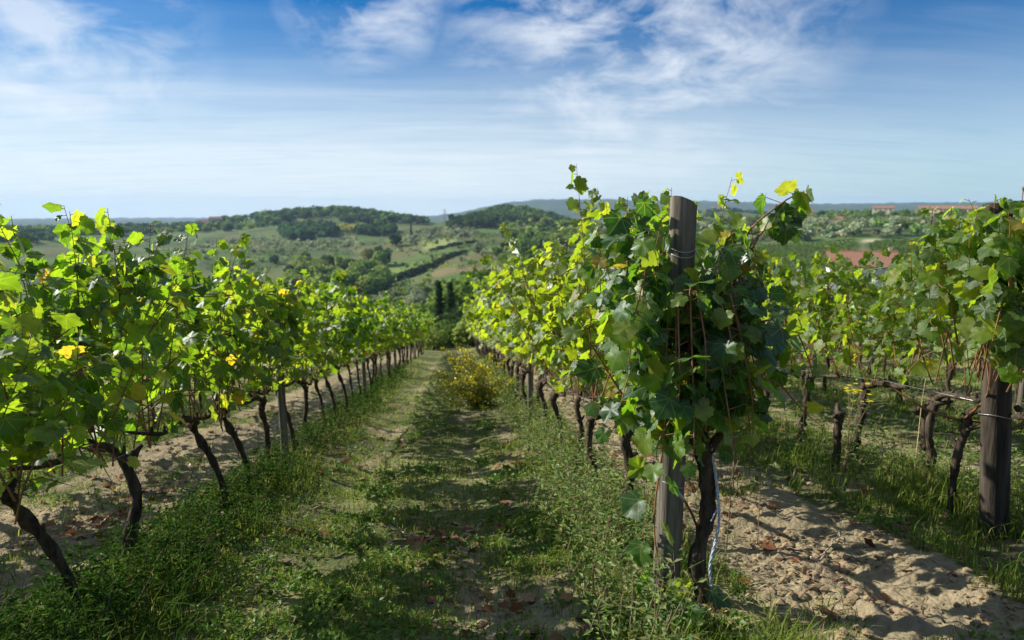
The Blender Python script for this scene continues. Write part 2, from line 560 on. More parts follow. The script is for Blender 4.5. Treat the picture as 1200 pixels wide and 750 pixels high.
M_BARK = simple_mat('vine_bark', (0.020, 0.015, 0.012), (0.12, 0.092, 0.070), 34, 0.95, 1.0, (1, 1, 0.22), bdist=0.02, spec=0.1)
M_CANE = simple_mat('vine_cane', (0.16, 0.075, 0.035), (0.28, 0.15, 0.075), 30, 0.6, 0.3, (1, 1, 0.3))
M_WOOD = simple_mat('weathered_wood', (0.045, 0.038, 0.031), (0.26, 0.23, 0.19), 26, 0.9, 1.0, (1, 1, 0.06), bdist=0.012, detail=10, spec=0.12)
M_WOODDARK = simple_mat('dark_weathered_wood', (0.022, 0.018, 0.015), (0.095, 0.080, 0.066), 26, 0.9, 1.0, (1, 1, 0.06), bdist=0.012, detail=10, spec=0.12)
M_WOODEND = simple_mat('weathered_wood_end', (0.10, 0.085, 0.07), (0.32, 0.29, 0.25), 60, 0.95, 0.8, (1, 1, 1), bdist=0.006)
M_WIRE = simple_mat('galvanised_wire', (0.30, 0.31, 0.32), (0.5, 0.5, 0.5), 20, 0.45, 0.0, metallic=0.8)
M_RUST = simple_mat('rusty_iron', (0.05, 0.025, 0.015), (0.14, 0.07, 0.04), 60, 0.85, 0.4, metallic=0.3)
M_TWINE = simple_mat('blue_grey_twine', (0.32, 0.40, 0.55), (0.60, 0.66, 0.74), 120, 0.7, 0.6, (1, 1, 1))
M_DRY = simple_mat('dry_stalk', (0.12, 0.085, 0.05), (0.28, 0.21, 0.13), 30, 0.8, 0.2)
M_TAN = simple_mat('tan_cane', (0.42, 0.32, 0.16), (0.60, 0.50, 0.28), 30, 0.7, 0.2, (1, 1, 0.2))
M_STICK = simple_mat('grey_stick', (0.30, 0.25, 0.20), (0.48, 0.42, 0.36), 40, 0.9, 0.4)
M_STONE = simple_mat('soil_clod', (0.17, 0.125, 0.075), (0.31, 0.235, 0.15), 14, 0.95, 0.6)
M_PLASTER = simple_mat('cream_plaster', (0.62, 0.55, 0.40), (0.74, 0.68, 0.54), 0.6, 0.9, 0.0)
M_WHITE = simple_mat('white_plaster', (0.72, 0.71, 0.68), (0.82, 0.81, 0.79), 0.8, 0.9, 0.0)
M_PINK = simple_mat('pink_plaster', (0.50, 0.36, 0.29), (0.62, 0.48, 0.40), 0.5, 0.9, 0.0)
M_ROOF = simple_mat('terracotta_tiles', (0.20, 0.095, 0.062), (0.33, 0.18, 0.125), 3.0, 0.9, 0.3, (6, 1, 1), bdist=0.05)
M_GLASS = simple_mat('dark_window', (0.03, 0.035, 0.04), (0.06, 0.065, 0.07), 2.0, 0.25, 0.0)
M_TRUNK = simple_mat('tree_bark', (0.05, 0.04, 0.03), (0.14, 0.11, 0.08), 4, 0.95, 0.5, (1, 1, 0.3), bdist=0.05)
M_STEEL = simple_mat('pylon_steel', (0.22, 0.23, 0.24), (0.32, 0.33, 0.34), 2, 0.6, 0.0, metallic=0.4)


def ground_material():
    m, nt, out = new_mat('vineyard_soil_and_fields')
    p = N(nt, 'ShaderNodeBsdfPrincipled')
    a = N(nt, 'ShaderNodeAttribute', attribute_name='tone')
    tc = N(nt, 'ShaderNodeTexCoord')
    n1 = N(nt, 'ShaderNodeTexNoise'); setin(n1, Scale=14.0, Detail=8.0, Roughness=0.7)
    n2 = N(nt, 'ShaderNodeTexNoise'); setin(n2, Scale=0.35, Detail=9.0, Roughness=0.68)
    n3 = N(nt, 'ShaderNodeTexVoronoi'); setin(n3, Scale=38.0)
    for n in (n1, n2, n3):
        nt.links.new(tc.outputs['Object'], n.inputs['Vector'])
    c = mix_col(nt, 0.8, a.outputs['Color'], ramp_node(nt, n1.outputs[0], [(0.3, 0.62), (0.7, 1.35)]), 'MULTIPLY')
    c = mix_col(nt, 0.7, c, ramp_node(nt, n2.outputs[0], [(0.3, 0.66), (0.7, 1.32)]), 'MULTIPLY')
    nt.links.new(c, p.inputs['Base Color'])
    p.inputs['Roughness'].default_value = 0.95
    p.inputs['Specular IOR Level'].default_value = 0.08
    hgt = math_node(nt, 'MULTIPLY_ADD', n3.outputs['Distance'], -0.35, n1.outputs[0])
    b = N(nt, 'ShaderNodeBump'); setin(b, Strength=0.9, Distance=0.035)
    nt.links.new(hgt, b.inputs['Height'])
    nt.links.new(b.outputs[0], p.inputs['Normal'])
    nt.links.new(p.outputs[0], out.inputs[0])
    return m


M_GROUND = ground_material()


def cover(x, y):
    """how much living green grows on the vineyard floor"""
    n = fbm(x * 1.3, y * 0.9, 21, 4)
    rd = row_dist(x)
    c = np.where(rd < 0.55, 0.92, 0.45)
    path = (x > -1.42) & (x < 0.65)
    tr = np.exp(-((x + 1.0) / 0.30) ** 2) * 0.8 + np.exp(-((x - 0.12) / 0.17) ** 2) * 1.1
    c = np.where(path, 0.82 - 0.30 * tr, c)
    c = np.where((x > 0.35) & (x < 0.80), 0.74, c)
    c = np.where((x > 1.5) & (x < 2.75), 0.15, c)
    c = np.where((x > 2.75) & (x < 3.4), 0.70, c)
    c = np.where((x < -2.35) & (x > -4.3), 0.16, c)
    c = c + (n - 0.5) * 1.3
    return np.clip(c, 0, 1)


def build_terrain():
    az1 = np.linspace(R(-50), R(58), 560)
    az2 = np.linspace(R(58), R(310), 90)[1:-1]
    az = np.concatenate([az1, az2])
    d = np.concatenate([np.geomspace(1.2, 14, 300), np.geomspace(14, 60, 110)[1:], np.geomspace(60, 11000, 210)[1:]])
    A, D = np.meshgrid(az, d, indexing='ij')
    X = D * np.sin(A); Y = D * np.cos(A)
    Z = H(X, Y)
    na, nd = A.shape
    # ---- colours of soil, grass and fields (albedo)
    soil = np.array([0.28, 0.232, 0.150]); dry = np.array([0.22, 0.19, 0.09]); grn = np.array([0.075, 0.115, 0.030])
    cov = cover(X, Y)
    n = fbm(X * 0.8, Y * 0.8, 31, 4)[..., None]
    near = soil * (0.80 + 0.4 * n)
    g = grn * (0.8 + 0.5 * n) * 0.75 + dry * 0.55 * smooth(0.35, 0.65, n)
    k = smooth(0.25, 0.7, cov)[..., None] * 0.85
    near = near * (1 - k) + g * k
    # fields beyond: patchwork of meadow, stubble and scrub
    pal = np.array([[0.085, 0.125, 0.035], [0.125, 0.125, 0.055], [0.06, 0.085, 0.030], [0.13, 0.11, 0.058], [0.10, 0.135, 0.045], [0.07, 0.090, 0.035]])
    sx = X + 26 * (fbm(X / 60, Y / 60, 41, 3) - 0.5); sy = Y + 60 * (fbm(X / 70, Y / 70, 47, 3) - 0.5)
    cx = (sx * 0.94 + sy * 0.34) / 75.0; cyy = (-sx * 0.34 + sy * 0.94) / 48.0
    idx = (_hash(np.floor(cx), np.floor(cyy), 5) * 5.99).astype(int)
    far = pal[idx]
    wob = fbm(X / 22, Y / 22, 51, 4)[..., None]
    scrub = np.array([0.075, 0.080, 0.035])
    far = far * (0.7 + 0.6 * wob)
    s = smooth(0.50, 0.60, wob) * 0.55
    far = far * (1 - s) + scrub * s
    far = far * np.array([1.0, 1.16, 1.0])
    deep = smooth(2200, 4200, D)[..., None]
    wood = np.array([0.045, 0.065, 0.030]) * (0.55 + 0.9 * fbm(X / 300, Y / 300, 61, 4)[..., None])
    far = far * (1 - deep) + wood * deep
    valley = (1 - smooth(230, 330, D))[..., None]
    far = far * (1 - valley) + np.array([0.07, 0.075, 0.032]) * (0.6 + 0.8 * wob) * valley

    def patch(px0, px1, d0, d1, c, soft=0.06):
        nonlocal far
        a0, a1 = float(px_az(px0)), float(px_az(px1))
        dd = D * (1 + 0.05 * (fbm(X / 40, Y / 40, 71, 3) - 0.5))
        m = smooth(a0, a0 + 0.012, A) * (1 - smooth(a1 - 0.012, a1, A)) * smooth(d0, d0 * (1 + soft), dd) * (1 - smooth(d1 * (1 - soft), d1, dd))
        m = m[..., None]
        far = far * (1 - m) + 1.2 * np.array(c) * (0.8 + 0.4 * wob) * m
    patch(425, 485, 520, 640, (0.14, 0.20, 0.05))        # bright meadow across the valley
    patch(490, 540, 700, 860, (0.17, 0.20, 0.07))
    patch(470, 570, 400, 470, (0.12, 0.16, 0.055))
    patch(535, 600, 600, 690, (0.12, 0.16, 0.06))
    patch(560, 600, 540, 600, (0.185, 0.135, 0.085))       # ploughed strip
    patch(530, 600, 345, 400, (0.17, 0.115, 0.06))
    patch(500, 600, 470, 530, (0.16, 0.125, 0.065))
    patch(860, 1008, 300, 560, (0.085, 0.115, 0.032), 0.03)   # vineyard plots on the facing slope
    patch(1022, 1300, 330, 525, (0.070, 0.105, 0.032), 0.03)
    patch(1010, 1020, 290, 560, (0.40, 0.34, 0.25), 0.02)
    patch(1008, 1042, 535, 560, (0.40, 0.34, 0.25), 0.02)
    kk = smooth(38, 60, D)[..., None]
    C = near * (1 - kk) + far * kk
    mb = MB()
    ii = np.arange(na); jj = np.arange(nd - 1)
    I, J = np.meshgrid(ii, jj, indexing='ij')
    I2 = (I + 1) % na
    F = np.stack([I * nd + J, I * nd + J + 1, I2 * nd + J + 1, I2 * nd + J], -1).reshape(-1, 4)
    mb.add(np.stack([X, Y, Z], -1).reshape(-1, 3), F, col=np.clip(C, 0.004, 0.6).reshape(-1, 3))
    # close the hole under the camera
    mb.add(np.array([[0, 0, G(0, 0)]]), np.zeros((0, 3), int), col=soil)
    c = mb.n - 1
    mb.faces(np.stack([ii * nd, ((ii + 1) % na) * nd, np.full(na, c)], -1))
    o = mb.build('ground', M_GROUND, col=True)
    tag(o, 'sandy vineyard slope falling into a valley of fields', 'ground', kind='structure')


build_terrain()

# ------------------------------------------------------------------ vine leaves
_half = [(0.0, -0.02), (0.13, -0.17), (0.25, -0.16), (0.33, -0.20), (0.42, -0.06), (0.57, -0.04), (0.52, 0.10), (0.56, 0.18), (0.46, 0.25),
         (0.58, 0.29), (0.60, 0.41), (0.69, 0.50), (0.56, 0.57), (0.50, 0.66), (0.38, 0.64), (0.39, 0.74), (0.22, 0.80), (0.17, 0.91)]
_out = np.array(_half + [(0.0, 1.02)] + [(-x, y) for (x, y) in _half[:0:-1]])
_m = len(_out)
_c = np.array([0.0, 0.30])
_mid = _c + (_out - _c) * 0.55 * (1 + 0.0 * _out)
_mr = np.linalg.norm(_mid - _c, axis=1, keepdims=True)
_mid = _c + (_mid - _c) / _mr * (_mr * 0.6 + 0.4 * _mr.mean())
LEAF_P = np.concatenate([[_c], _mid, _out])
LEAF_F = np.array([[0, 1 + i, 1 + (i + 1) % _m] for i in range(_m)] + [[1 + i, 1 + _m + i, 1 + _m + (i + 1) % _m] for i in range(_m)] + [[1 + i, 1 + _m + (i + 1) % _m, 1 + (i + 1) % _m] for i in range(_m)])
_shalf = [(0.0, 0.0), (0.28, -0.18), (0.56, -0.02), (0.47, 0.25), (0.68, 0.50), (0.38, 0.66)]
_sout = np.array(_shalf + [(0.0, 1.0)] + [(-x, y) for (x, y) in _shalf[:0:-1]])
SLEAF_P = np.concatenate([[[0.0, 0.30]], _sout])
_sm = len(_sout)
SLEAF_F = np.array([[0, 1 + i, 1 + (i + 1) % _sm] for i in range(_sm)])


def unit(v):
    return v / (np.linalg.norm(v, axis=-1, keepdims=True) + 1e-9)


def add_leaves(mb, P, T, NN, S, detail=True, rng=RNG):
    """P base points, T tip directions, NN normals, S sizes; every leaf cupped and creased its own way"""
    L, F = (LEAF_P, LEAF_F) if detail else (SLEAF_P, SLEAF_F)
    n = len(P)
    T = unit(T); NN = unit(NN - T * np.sum(NN * T, -1, keepdims=True)); B = np.cross(T, NN)
    x = L[None, :, 0] * rng.uniform(0.88, 1.1, (n, 1)); y = L[None, :, 1] * np.ones((n, 1))
    fold = rng.uniform(-0.12, 0.42, (n, 1)); droop = rng.uniform(-0.1, 0.55, (n, 1)); tw = rng.normal(0, 0.16, (n, 1))
    wav = rng.uniform(0.0, 0.07, (n, 1)); ph = rng.uniform(0, 6.28, (n, 1))
    ang = np.arctan2(L[None, :, 0], L[None, :, 1] - 0.3)
    rr = np.hypot(L[None, :, 0], L[None, :, 1] - 0.3)
    z = fold * np.abs(x) - droop * (y - 0.2) ** 2 * np.sign(y - 0.2).clip(0) + tw * x * y + wav * np.sin(5 * ang + ph) * rr * 1.6
    z = z - 0.25 * x * x
    V = P[:, None, :] + S[:, None, None] * (x[..., None] * B[:, None, :] + y[..., None] * T[:, None, :] + z[..., None] * NN[:, None, :])
    k = L.shape[0]
    FF = (F[None] + (np.arange(n) * k)[:, None, None]).reshape(-1, 3)
    mb.add(V.reshape(-1, 3), FF, uv=np.tile(L, (n, 1)))


def leaves_on_shoot(path, rng, step=0.085, size=(0.10, 0.15), side=None, outward=0.0):
    """bases, tips, normals, sizes and petioles of the leaves along one shoot"""
    P = np.asarray(path); seg = np.linalg.norm(np.diff(P, axis=0), axis=1); L = np.concatenate([[0], np.cumsum(seg)])
    n = max(3, int(L[-1] / step))
    t = (np.arange(n) + rng.uniform(0, 1, n) * 0.6) * L[-1] / n
    t[-1] = L[-1] * .985
    ex = np.array([.80, .86, .92, .96])                    # young leaves crowd the tip
    t = np.concatenate([t, ex * L[-1]]); n = len(t)
    pts = np.stack([np.interp(t, L, P[:, i]) for i in range(3)], -1)
    a = rng.uniform(0, 2 * np.pi, n)
    sgn = np.where(np.arange(n) % 2 == 0, 1.0, -1.0)
    out = np.stack([sgn * (0.55 + 0.45 * rng.uniform(0, 1, n)) + 0.2 * np.cos(a), 0.75 * np.sin(a), rng.uniform(-0.2, 0.5, n)], -1)
    out = unit(out)
    pet = rng.uniform(0.04, 0.11, n)
    pet = pet * np.interp(t / L[-1], [0, .75, 1], [1, .9, .35])
    base = pts + out * pet[:, None]
    tip = unit(out * rng.uniform(0.1, 0.8, (n, 1)) + np.array([0, 0, -1.0]) * rng.uniform(0.25, 1.1, (n, 1)) + rng.normal(0, 0.32, (n, 3)))
    nor = unit(out * rng.uniform(0.3, 1.0, (n, 1)) + np.array([0, 0, 1.0]) * rng.uniform(0.1, 0.9, (n, 1)) + rng.normal(0, 0.35, (n, 3)))
    s = rng.uniform(size[0], size[1], n) * np.interp(t / L[-1], [0, 0.75, 1.0], [1.0, 0.95, 0.68])
    return pts, base, tip, nor, s


def shoot_path(x0, y0, z0, top, lean, rng, bend=0.12, n=7):
    t = np.linspace(0, 1, n)
    dx, dy = lean
    w = rng.normal(0, bend, (2,)); ph = rng.uniform(0, 6.28, 2)
    x = x0 + dx * t + w[0] * np.sin(3 * t + ph[0]) * t
    y = y0 + dy * t + w[1] * np.sin(3 * t + ph[1]) * t
    z = z0 + (top - z0) * t - SLOPE * (y - y0)
    return np.stack([x, y, z], -1)


def make_canopy(seed, height=2.2, detail=True, density=1.0, low=0.90, width=0.28, length=1.05, size=(0.055, 0.124)):
    """foliage and cane meshes of one trellised vine, cordon along Y at 0.8 m"""
    rng = np.random.default_rng(seed)
    lf, cn = MB(), MB()
    ns = int(round(13 * density))
    for i in range(ns):
        y0 = -length / 2 + length * (i + rng.uniform(0, 1)) / ns
        z0 = 0.80 - SLOPE * y0 + rng.uniform(-0.05, 0.06)
        tall = height + rng.normal(0, 0.07) + (0.12 if rng.random() < 0.02 else 0)
        top = tall - SLOPE * y0
        if rng.random() < 0.2:
            top -= rng.uniform(0.3, 0.6)
        p = shoot_path(rng.normal(0, 0.05), y0, z0, top, (rng.normal(0, width), rng.normal(0, 0.16)), rng)
        paths = [p]
        for _ in range(2):                                   # side shoots
            k = rng.integers(1, 5); b = p[k]
            sg = rng.choice([-1, 1])
            e = b + np.array([sg * rng.uniform(0.12, 0.36), rng.normal(0, 0.2), rng.uniform(-0.30, 0.32)])
            paths.append(np.stack([b, (b + e) / 2 + [0, 0, 0.05], e]))
        for q in paths:
            add_tube(cn, q, np.linspace(0.0055, 0.0014, len(q)), 4 if not detail else 5, cap=False)
            pts, base, tip, nor, s = leaves_on_shoot(q, rng, 0.060, size)
            keep = (base[:, 2] + SLOPE * base[:, 1] > low + rng.uniform(-0.12, 0.58, len(base))) & (rng.random(len(base)) < 0.97)
            if keep.any():
                add_leaves(lf, base[keep], tip[keep], nor[keep], s[keep], detail, rng)
                if detail:
                    for a_, b_ in zip(pts[keep], base[keep]):
                        add_tube(cn, np.array([a_, b_]), [0.0022, 0.0016], 3, cap=False)
    m = M_LEAF if detail else M_LEAF_FAR
    return lf.data('foliage', m, uv=True), cn.data('canes', M_CANE)


def make_trunk(seed, lean=-0.38, head=0.74, thick=0.030, arm=0.85, side=0.0):
    rng = np.random.default_rng(seed)
    j = lambda s: rng.normal(0, s)
    pts = [(0, 0, -0.12), (j(.01), j(.01), 0.0), (side * .3 + j(.025), lean * .10 + j(.02), head * .30), (side * .6 + j(.03), lean * .34 + j(.02), head * .60),
           (side + j(.02), lean * .72 + j(.02), head * .86), (side, lean, head)]
    p = spline(pts, 22)
    r = np.interp(np.linspace(0, 1, 22), [0, 0.1, 0.5, 0.9, 1], [1.45, 1.15, 0.95, 1.05, 1.25]) * thick
    tb = MB()
    add_tube(tb, p, r * (1 + 0.16 * rng.normal(0, 1, 22)), 12, 0.24)
    for _ in range(3):                                        # burrs where canes were cut
        c = p[rng.integers(14, 22)] + rng.normal(0, 0.012, 3)
        e = c + np.array([rng.normal(0, 0.04), rng.normal(0, 0.05), rng.uniform(0.03, 0.08)])
        add_tube(tb, np.linspace(c, e, 4), np.array([1.0, 0.9, 0.75, 0.5]) * thick * 0.7, 7, 0.2)
    cb = MB()
    sg = -1 if lean <= 0 else 1
    h0 = np.array([side, lean, head])
    q = spline([h0, h0 + [j(.02), sg * arm * .25, .05 - SLOPE * sg * arm * .25], h0 + [j(.03), sg * arm * .6, .03 + j(.02) - SLOPE * sg * arm * .6],
                h0 + [j(.02), sg * arm, .06 - SLOPE * sg * arm]], 14)
    add_tube(cb, q, np.linspace(thick * 0.95, thick * 0.42, 14) * (1 + 0.12 * rng.normal(0, 1, 14)), 8, 0.18)
    for k in range(3, 14, 2):
        b = q[k]
        e = b + np.array([j(.03), j(.04), rng.uniform(.03, .07)])
        add_tube(cb, np.linspace(b, e, 3), [thick * .4, thick * .42, thick * .25], 6, 0.2)
    return tb.data('trunk', M_BARK), cb.data('cordon', M_BARK)


CAN_NEAR = [make_canopy(100 + i, height=1.88 + 0.05 * (i % 3), detail=True, density=.86) for i in range(7)]
CAN_TALL = [make_canopy(140 + i, height=2.13 + 0.05 * (i % 3), detail=True) for i in range(5)]
CAN_FAR = [make_canopy(180 + i, height=2.08 + 0.06 * (i % 3), detail=False, density=0.8, size=(0.085, 0.135)) for i in range(6)]
CAN_FARTALL = [make_canopy(220 + i, height=2.26 + 0.06 * (i % 3), detail=False, density=0.9, size=(0.085, 0.135)) for i in range(6)]
TR_LEAN = [make_trunk(300 + i, (-0.38, -0.28, -0.44, -0.2, -0.33, -0.40, -0.12)[i], 0.86 + .03 * (i % 3), (0.021, 0.027, 0.024, 0.029, 0.020, 0.025, 0.031)[i]) for i in range(7)]
TR_UP = [make_trunk(330 + i, -0.08 + 0.04 * (i % 3), 0.74 + 0.03 * (i % 2), (0.030, 0.025, 0.036, 0.028, 0.033, 0.024, 0.03)[i], 0.7, 0.05 * (i % 3 - 1)) for i in range(7)]

ORD = 'first second third fourth fifth sixth seventh eighth ninth tenth eleventh twelfth thirteenth fourteenth fifteenth sixteenth'.split()
ROW_NAME = {-4.8: 'the row behind the left row', -1.95: 'the row left of the grass path',
            1.05: 'the row behind the central post', 3.75: 'the row behind the right-hand post',
            6.45: 'the second row beyond the right-hand post', -7.6: 'the far left vine row'}


def place_vine(x, y, can, tr, tint, flip, label, group, seed, dz=0.03, sz=1.0):
    root = empty('grapevine', (x, y, G(x, y) - 0.02))
    tag(root, label, 'grapevine', group)
    rng = np.random.default_rng(seed)
    s = rng.uniform(0.94, 1.06)
    t = link('trunk', tr[0], root); c = link('cordon', tr[1], root)
    k = link('canes', can[1], root); f = link('foliage', can[0], root)
    for o in (t, c):
        o.rotation_euler = (0, 0, rng.uniform(-0.12, 0.12))
    for o in (k, f):
        o.scale = (-s if flip else s, 1.0, s)
        o.color = (tint, 0, 0, 1)
        o.location = (0, 0, dz)
        o.scale = (o.scale[0], 1.0, o.scale[2] * sz)
    return root


def build_rows():
    rng = np.random.default_rng(5)
    for x in ROWS:
        if x < -8 or x > 24:
            continue
        key = x if x in ROW_NAME else None
        near_x = x in (-1.95, 1.05, 3.75)
        lab = ROW_NAME.get(x, 'the further vine rows on the right' if x > 0 else '')
        group = 'grapevines in ' + lab
        y0 = {-1.95: 2.95, 1.05: 4.1, 3.75: 5.0, 6.45: 6.2, -4.8: 3.4, -7.6: 5.2}.get(x, 6 + (x - 6) * 0.9)
        y = y0; i = 0
        fixed = [2.6, 3.3, 4.12, 5.35, 6.15, 6.95] if x == -1.95 else []
        sp = 0.95
        # ends earlier where it is out of sight behind the nearer rows
        end = ROW_END + (1.5 if x > 0 else 0) if x in (-1.95, 1.05) else (30 if x in (3.75, 6.45, -4.8) else 26)
        while y < end:
            if i < len(fixed):
                y = fixed[i]
            near = y < 9.5 and near_x or (y < 9 and x in (6.45, -4.8))
            tall = x in (1.05, 3.75)
            hump = x == -1.95 and (3.5 < y < 4.3 or 5.2 < y < 5.9)
            cans = (CAN_TALL if ((tall and not (x == 3.75 and y < 8.2)) or hump) else CAN_NEAR) if near else (CAN_FARTALL if tall else CAN_FAR)
            trs = TR_LEAN if x in (-1.95, -4.8) else TR_UP
            tint = {-1.95: 0.30, 1.05: 0.85, 3.75: 0.60}.get(x, 0.55) + rng.uniform(-0.14, 0.14)
            if x == -1.95 and y < 3.4:
                cans = CAN_NEAR
            if x == 1.05 and y < 5.5:
                tint -= 0.18
            n_named = {-1.95: 14, 1.05: 10, 3.75: 9, 6.45: 5, -4.8: 5}.get(x, 0)
            if i < n_named:
                label = f'{ORD[i]} grapevine from the near end of {lab}'
            else:
                label = f'distant grapevine far down {lab}' if n_named else f'yellow-green grapevine standing in {lab}'
            place_vine(x + rng.normal(0, 0.03), y, cans[rng.integers(len(cans))], trs[rng.integers(len(trs))], tint, rng.random() < 0.5, label, group, 1000 + i + int(x * 50), *((0.12, .76) if x == -1.95 and i == 0 else (-.02, .82 if y < 4 else .96) if hump else (.11, .96) if x < -1 else (.10, .82) if x > 6 else (.03, 1.0)))
            y += sp * rng.uniform(0.9, 1.1); i += 1


build_rows()


# ------------------------------------------------------------------ posts and wires
def make_post(name, x, y, h, r, seed, lean=(0, 0), mat=M_WOOD, slant=0.0, knots=0):
    rng = np.random.default_rng(seed)
    root = empty(name, (x, y, G(x, y)))
    mb = MB()
    n, sd = 30, 28
    t = np.linspace(0, 1, n)
    z = -0.3 + (h + 0.3) * t
    an = np.linspace(0, 2 * np.pi, sd, endpoint=False)
    prof = 1 + 0.05 * np.cos(an * 2 + 1) + 0.03 * np.cos(an * 3 + 2) + 0.025 * rng.normal(0, 1, sd)
    prof[int(sd * 0.3)] -= 0.16; prof[int(sd * 0.72)] -= 0.12; prof[int(sd * 0.9)] -= 0.07    # drying cracks
    V = []
    for k in range(n):
        rr = r * np.interp(t[k], [0, 0.15, 1], [1.05, 1.0, 0.92]) * (prof + 0.012 * rng.normal(0, 1, sd))
        cx = lean[0] * t[k] + 0.006 * math.sin(5 * t[k]); cyy = lean[1] * t[k] + 0.006 * math.cos(4 * t[k])
        zz = z[k] + (slant * r * np.cos(an + 2.6) if k == n - 1 else 0)
        V.append(np.stack([cx + rr * np.cos(an), cyy + rr * np.sin(an), zz * np.ones(sd)], -1))
    V = np.concatenate(V)
    i = np.arange(n - 1)[:, None] * sd; j = np.arange(sd)[None]; kx = (j + 1) % sd
    mb.add(V, np.stack([i + j, i + kx, i + sd + kx, i + sd + j], -1).reshape(-1, 4))
    for _ in range(knots):
        kz = rng.uniform(0.3, 0.9) * h; ka = rng.uniform(3.4, 5.6)
        c = np.array([math.cos(ka) * r * .9, math.sin(ka) * r * .9, kz])
        o = np.array([math.cos(ka), math.sin(ka), 0.1])
        add_tube(mb, [c, c + o * .012, c + o * .022], [.022, .018, .009], 9, .15)
    mb.build('post_shaft', mat, root)
    cap = MB()
    top = V[-sd:]
    c = top.mean(0) + [0, 0, -0.004]
    ring = c + (top - c) * 0.55 + np.c_[np.zeros((sd, 2)), rng.normal(0, 0.003, sd)]
    cap.add(np.concatenate([top, ring, [c]]), np.stack([j[0], kx[0], sd + kx[0], sd + j[0]], -1))
    cap.faces(np.stack([sd + j[0], sd + kx[0], np.full(sd, 2 * sd)], -1))
    cap.build('cut_top', M_WOODEND, root)
    return root


POST_B = (1.015, 3.10)
p = make_post('trellis_post', *POST_B, 2.0, 0.063, 1, (0.03, 0.0), slant=0.45)
tag(p, 'weathered grey wooden end post with a slanted cut top, half covered in vine leaves', 'post', 'wooden trellis posts')
for zz in (1.76, 1.785, 0.655):
    w = MB()
    a = np.linspace(0, 2 * np.pi, 25)
    add_tube(w, np.stack([0.027 + 0.068 * np.cos(a), 0.068 * np.sin(a), zz + 0.012 * np.sin(a * 2 + zz)], -1), 0.0022, 5, cap=False)
    w.build('wire_tie', M_WIRE, p)
hk = MB()
add_tube(hk, spline([(0.02, -0.066, 0.62), (0.05, -0.085, 0.60), (0.09, -0.10, 0.53), (0.115, -0.105, 0.475), (0.135, -0.10, 0.485), (0.145, -0.09, 0.56)], 16), 0.0065, 7)
hk.build('iron_hook', M_RUST, p)
st = MB()
add_tube(st, spline([(0.005, -0.068, 0.645), (0.03, -0.08, 0.625), (0.058, -0.09, 0.59)], 8), [.009, .011, .012, .012, .011, .01, .008, .006], 8)
st.build('wire_strainer', M_WIRE, p)

POST_C = (3.37, 3.76)
p = make_post('trellis_post', *POST_C, 2.05, 0.076, 2, (-0.25, 0.0), slant=0.2, knots=4, mat=M_WOODDARK)
tag(p, 'thick dark knotted wooden end post with vine leaves round its top', 'post', 'wooden trellis posts')
for zz in (1.32, 0.80):
    w = MB()
    a = np.linspace(0, 2 * np.pi, 25)
    add_tube(w, np.stack([-0.25 * (zz + .3) / 2.35 + 0.082 * np.cos(a), 0.082 * np.sin(a), zz + 0.01 * np.sin(a * 2)], -1), 0.0022, 5, cap=False)
    w.build('wire_tie', M_WIRE, p)
inter = [(-1.9, 7.3, 'thin dark wooden post among the leaning trunks left of the path'), (-1.95, 14.0, 'second wooden post down the row left of the path'),
         (-1.95, 21.0, 'third wooden post down the row left of the path'), (-1.95, 28.0, 'fourth wooden post down the row left of the path'),
         (1.02, 9.4, 'dark wooden post under yellow leaves, beside the path beyond the central post'), (1.05, 16.0, 'wooden post far down the row behind the central post'),
         (3.75, 11.0, 'wooden post inside the leaves of the row behind the right-hand post'), (6.45, 7.1, 'wooden post in the second row beyond the right-hand post'),
         (6.45, 13.5, 'far wooden post in the second row beyond the right-hand post'), (-4.8, 6.0, 'wooden post in the row behind the left row')]
for i, (x, y, l) in enumerate(inter):
    q = make_post('trellis_post', x, y, 1.95, 0.042, 20 + i)
    tag(q, l, 'post', 'wooden trellis posts')

WH = {0.80: 'lower', 1.32: 'middle', 1.80: 'upper'}
for x, ya, yb, nm in ((-1.95, 1.6, 36, 'the row left of the path'), (1.05, 3.17, 36, 'the row behind the central post'), (3.74, 3.85, 30, 'the row behind the right-hand post'),
                      (6.45, 5.5, 28, 'the second row beyond the right-hand post')):
    for h, hn in WH.items():
        ys = np.linspace(ya, yb, 34)
        zz = -SLOPE * ys + 0.035 * x + 0.07 + h - 0.02 * np.abs(np.sin((ys - ya) * 0.45))
        m = MB(); add_tube(m, np.stack([np.interp(ys, [3.85, 5.6], [3.30 - .106 * h, 3.73]) if x == 3.74 else np.full(34, x), ys, zz], -1), 0.0024, 5)
        tag(m.build('trellis_wire', M_WIRE), f'{hn} steel trellis wire along {nm}', 'wire', 'trellis wires')


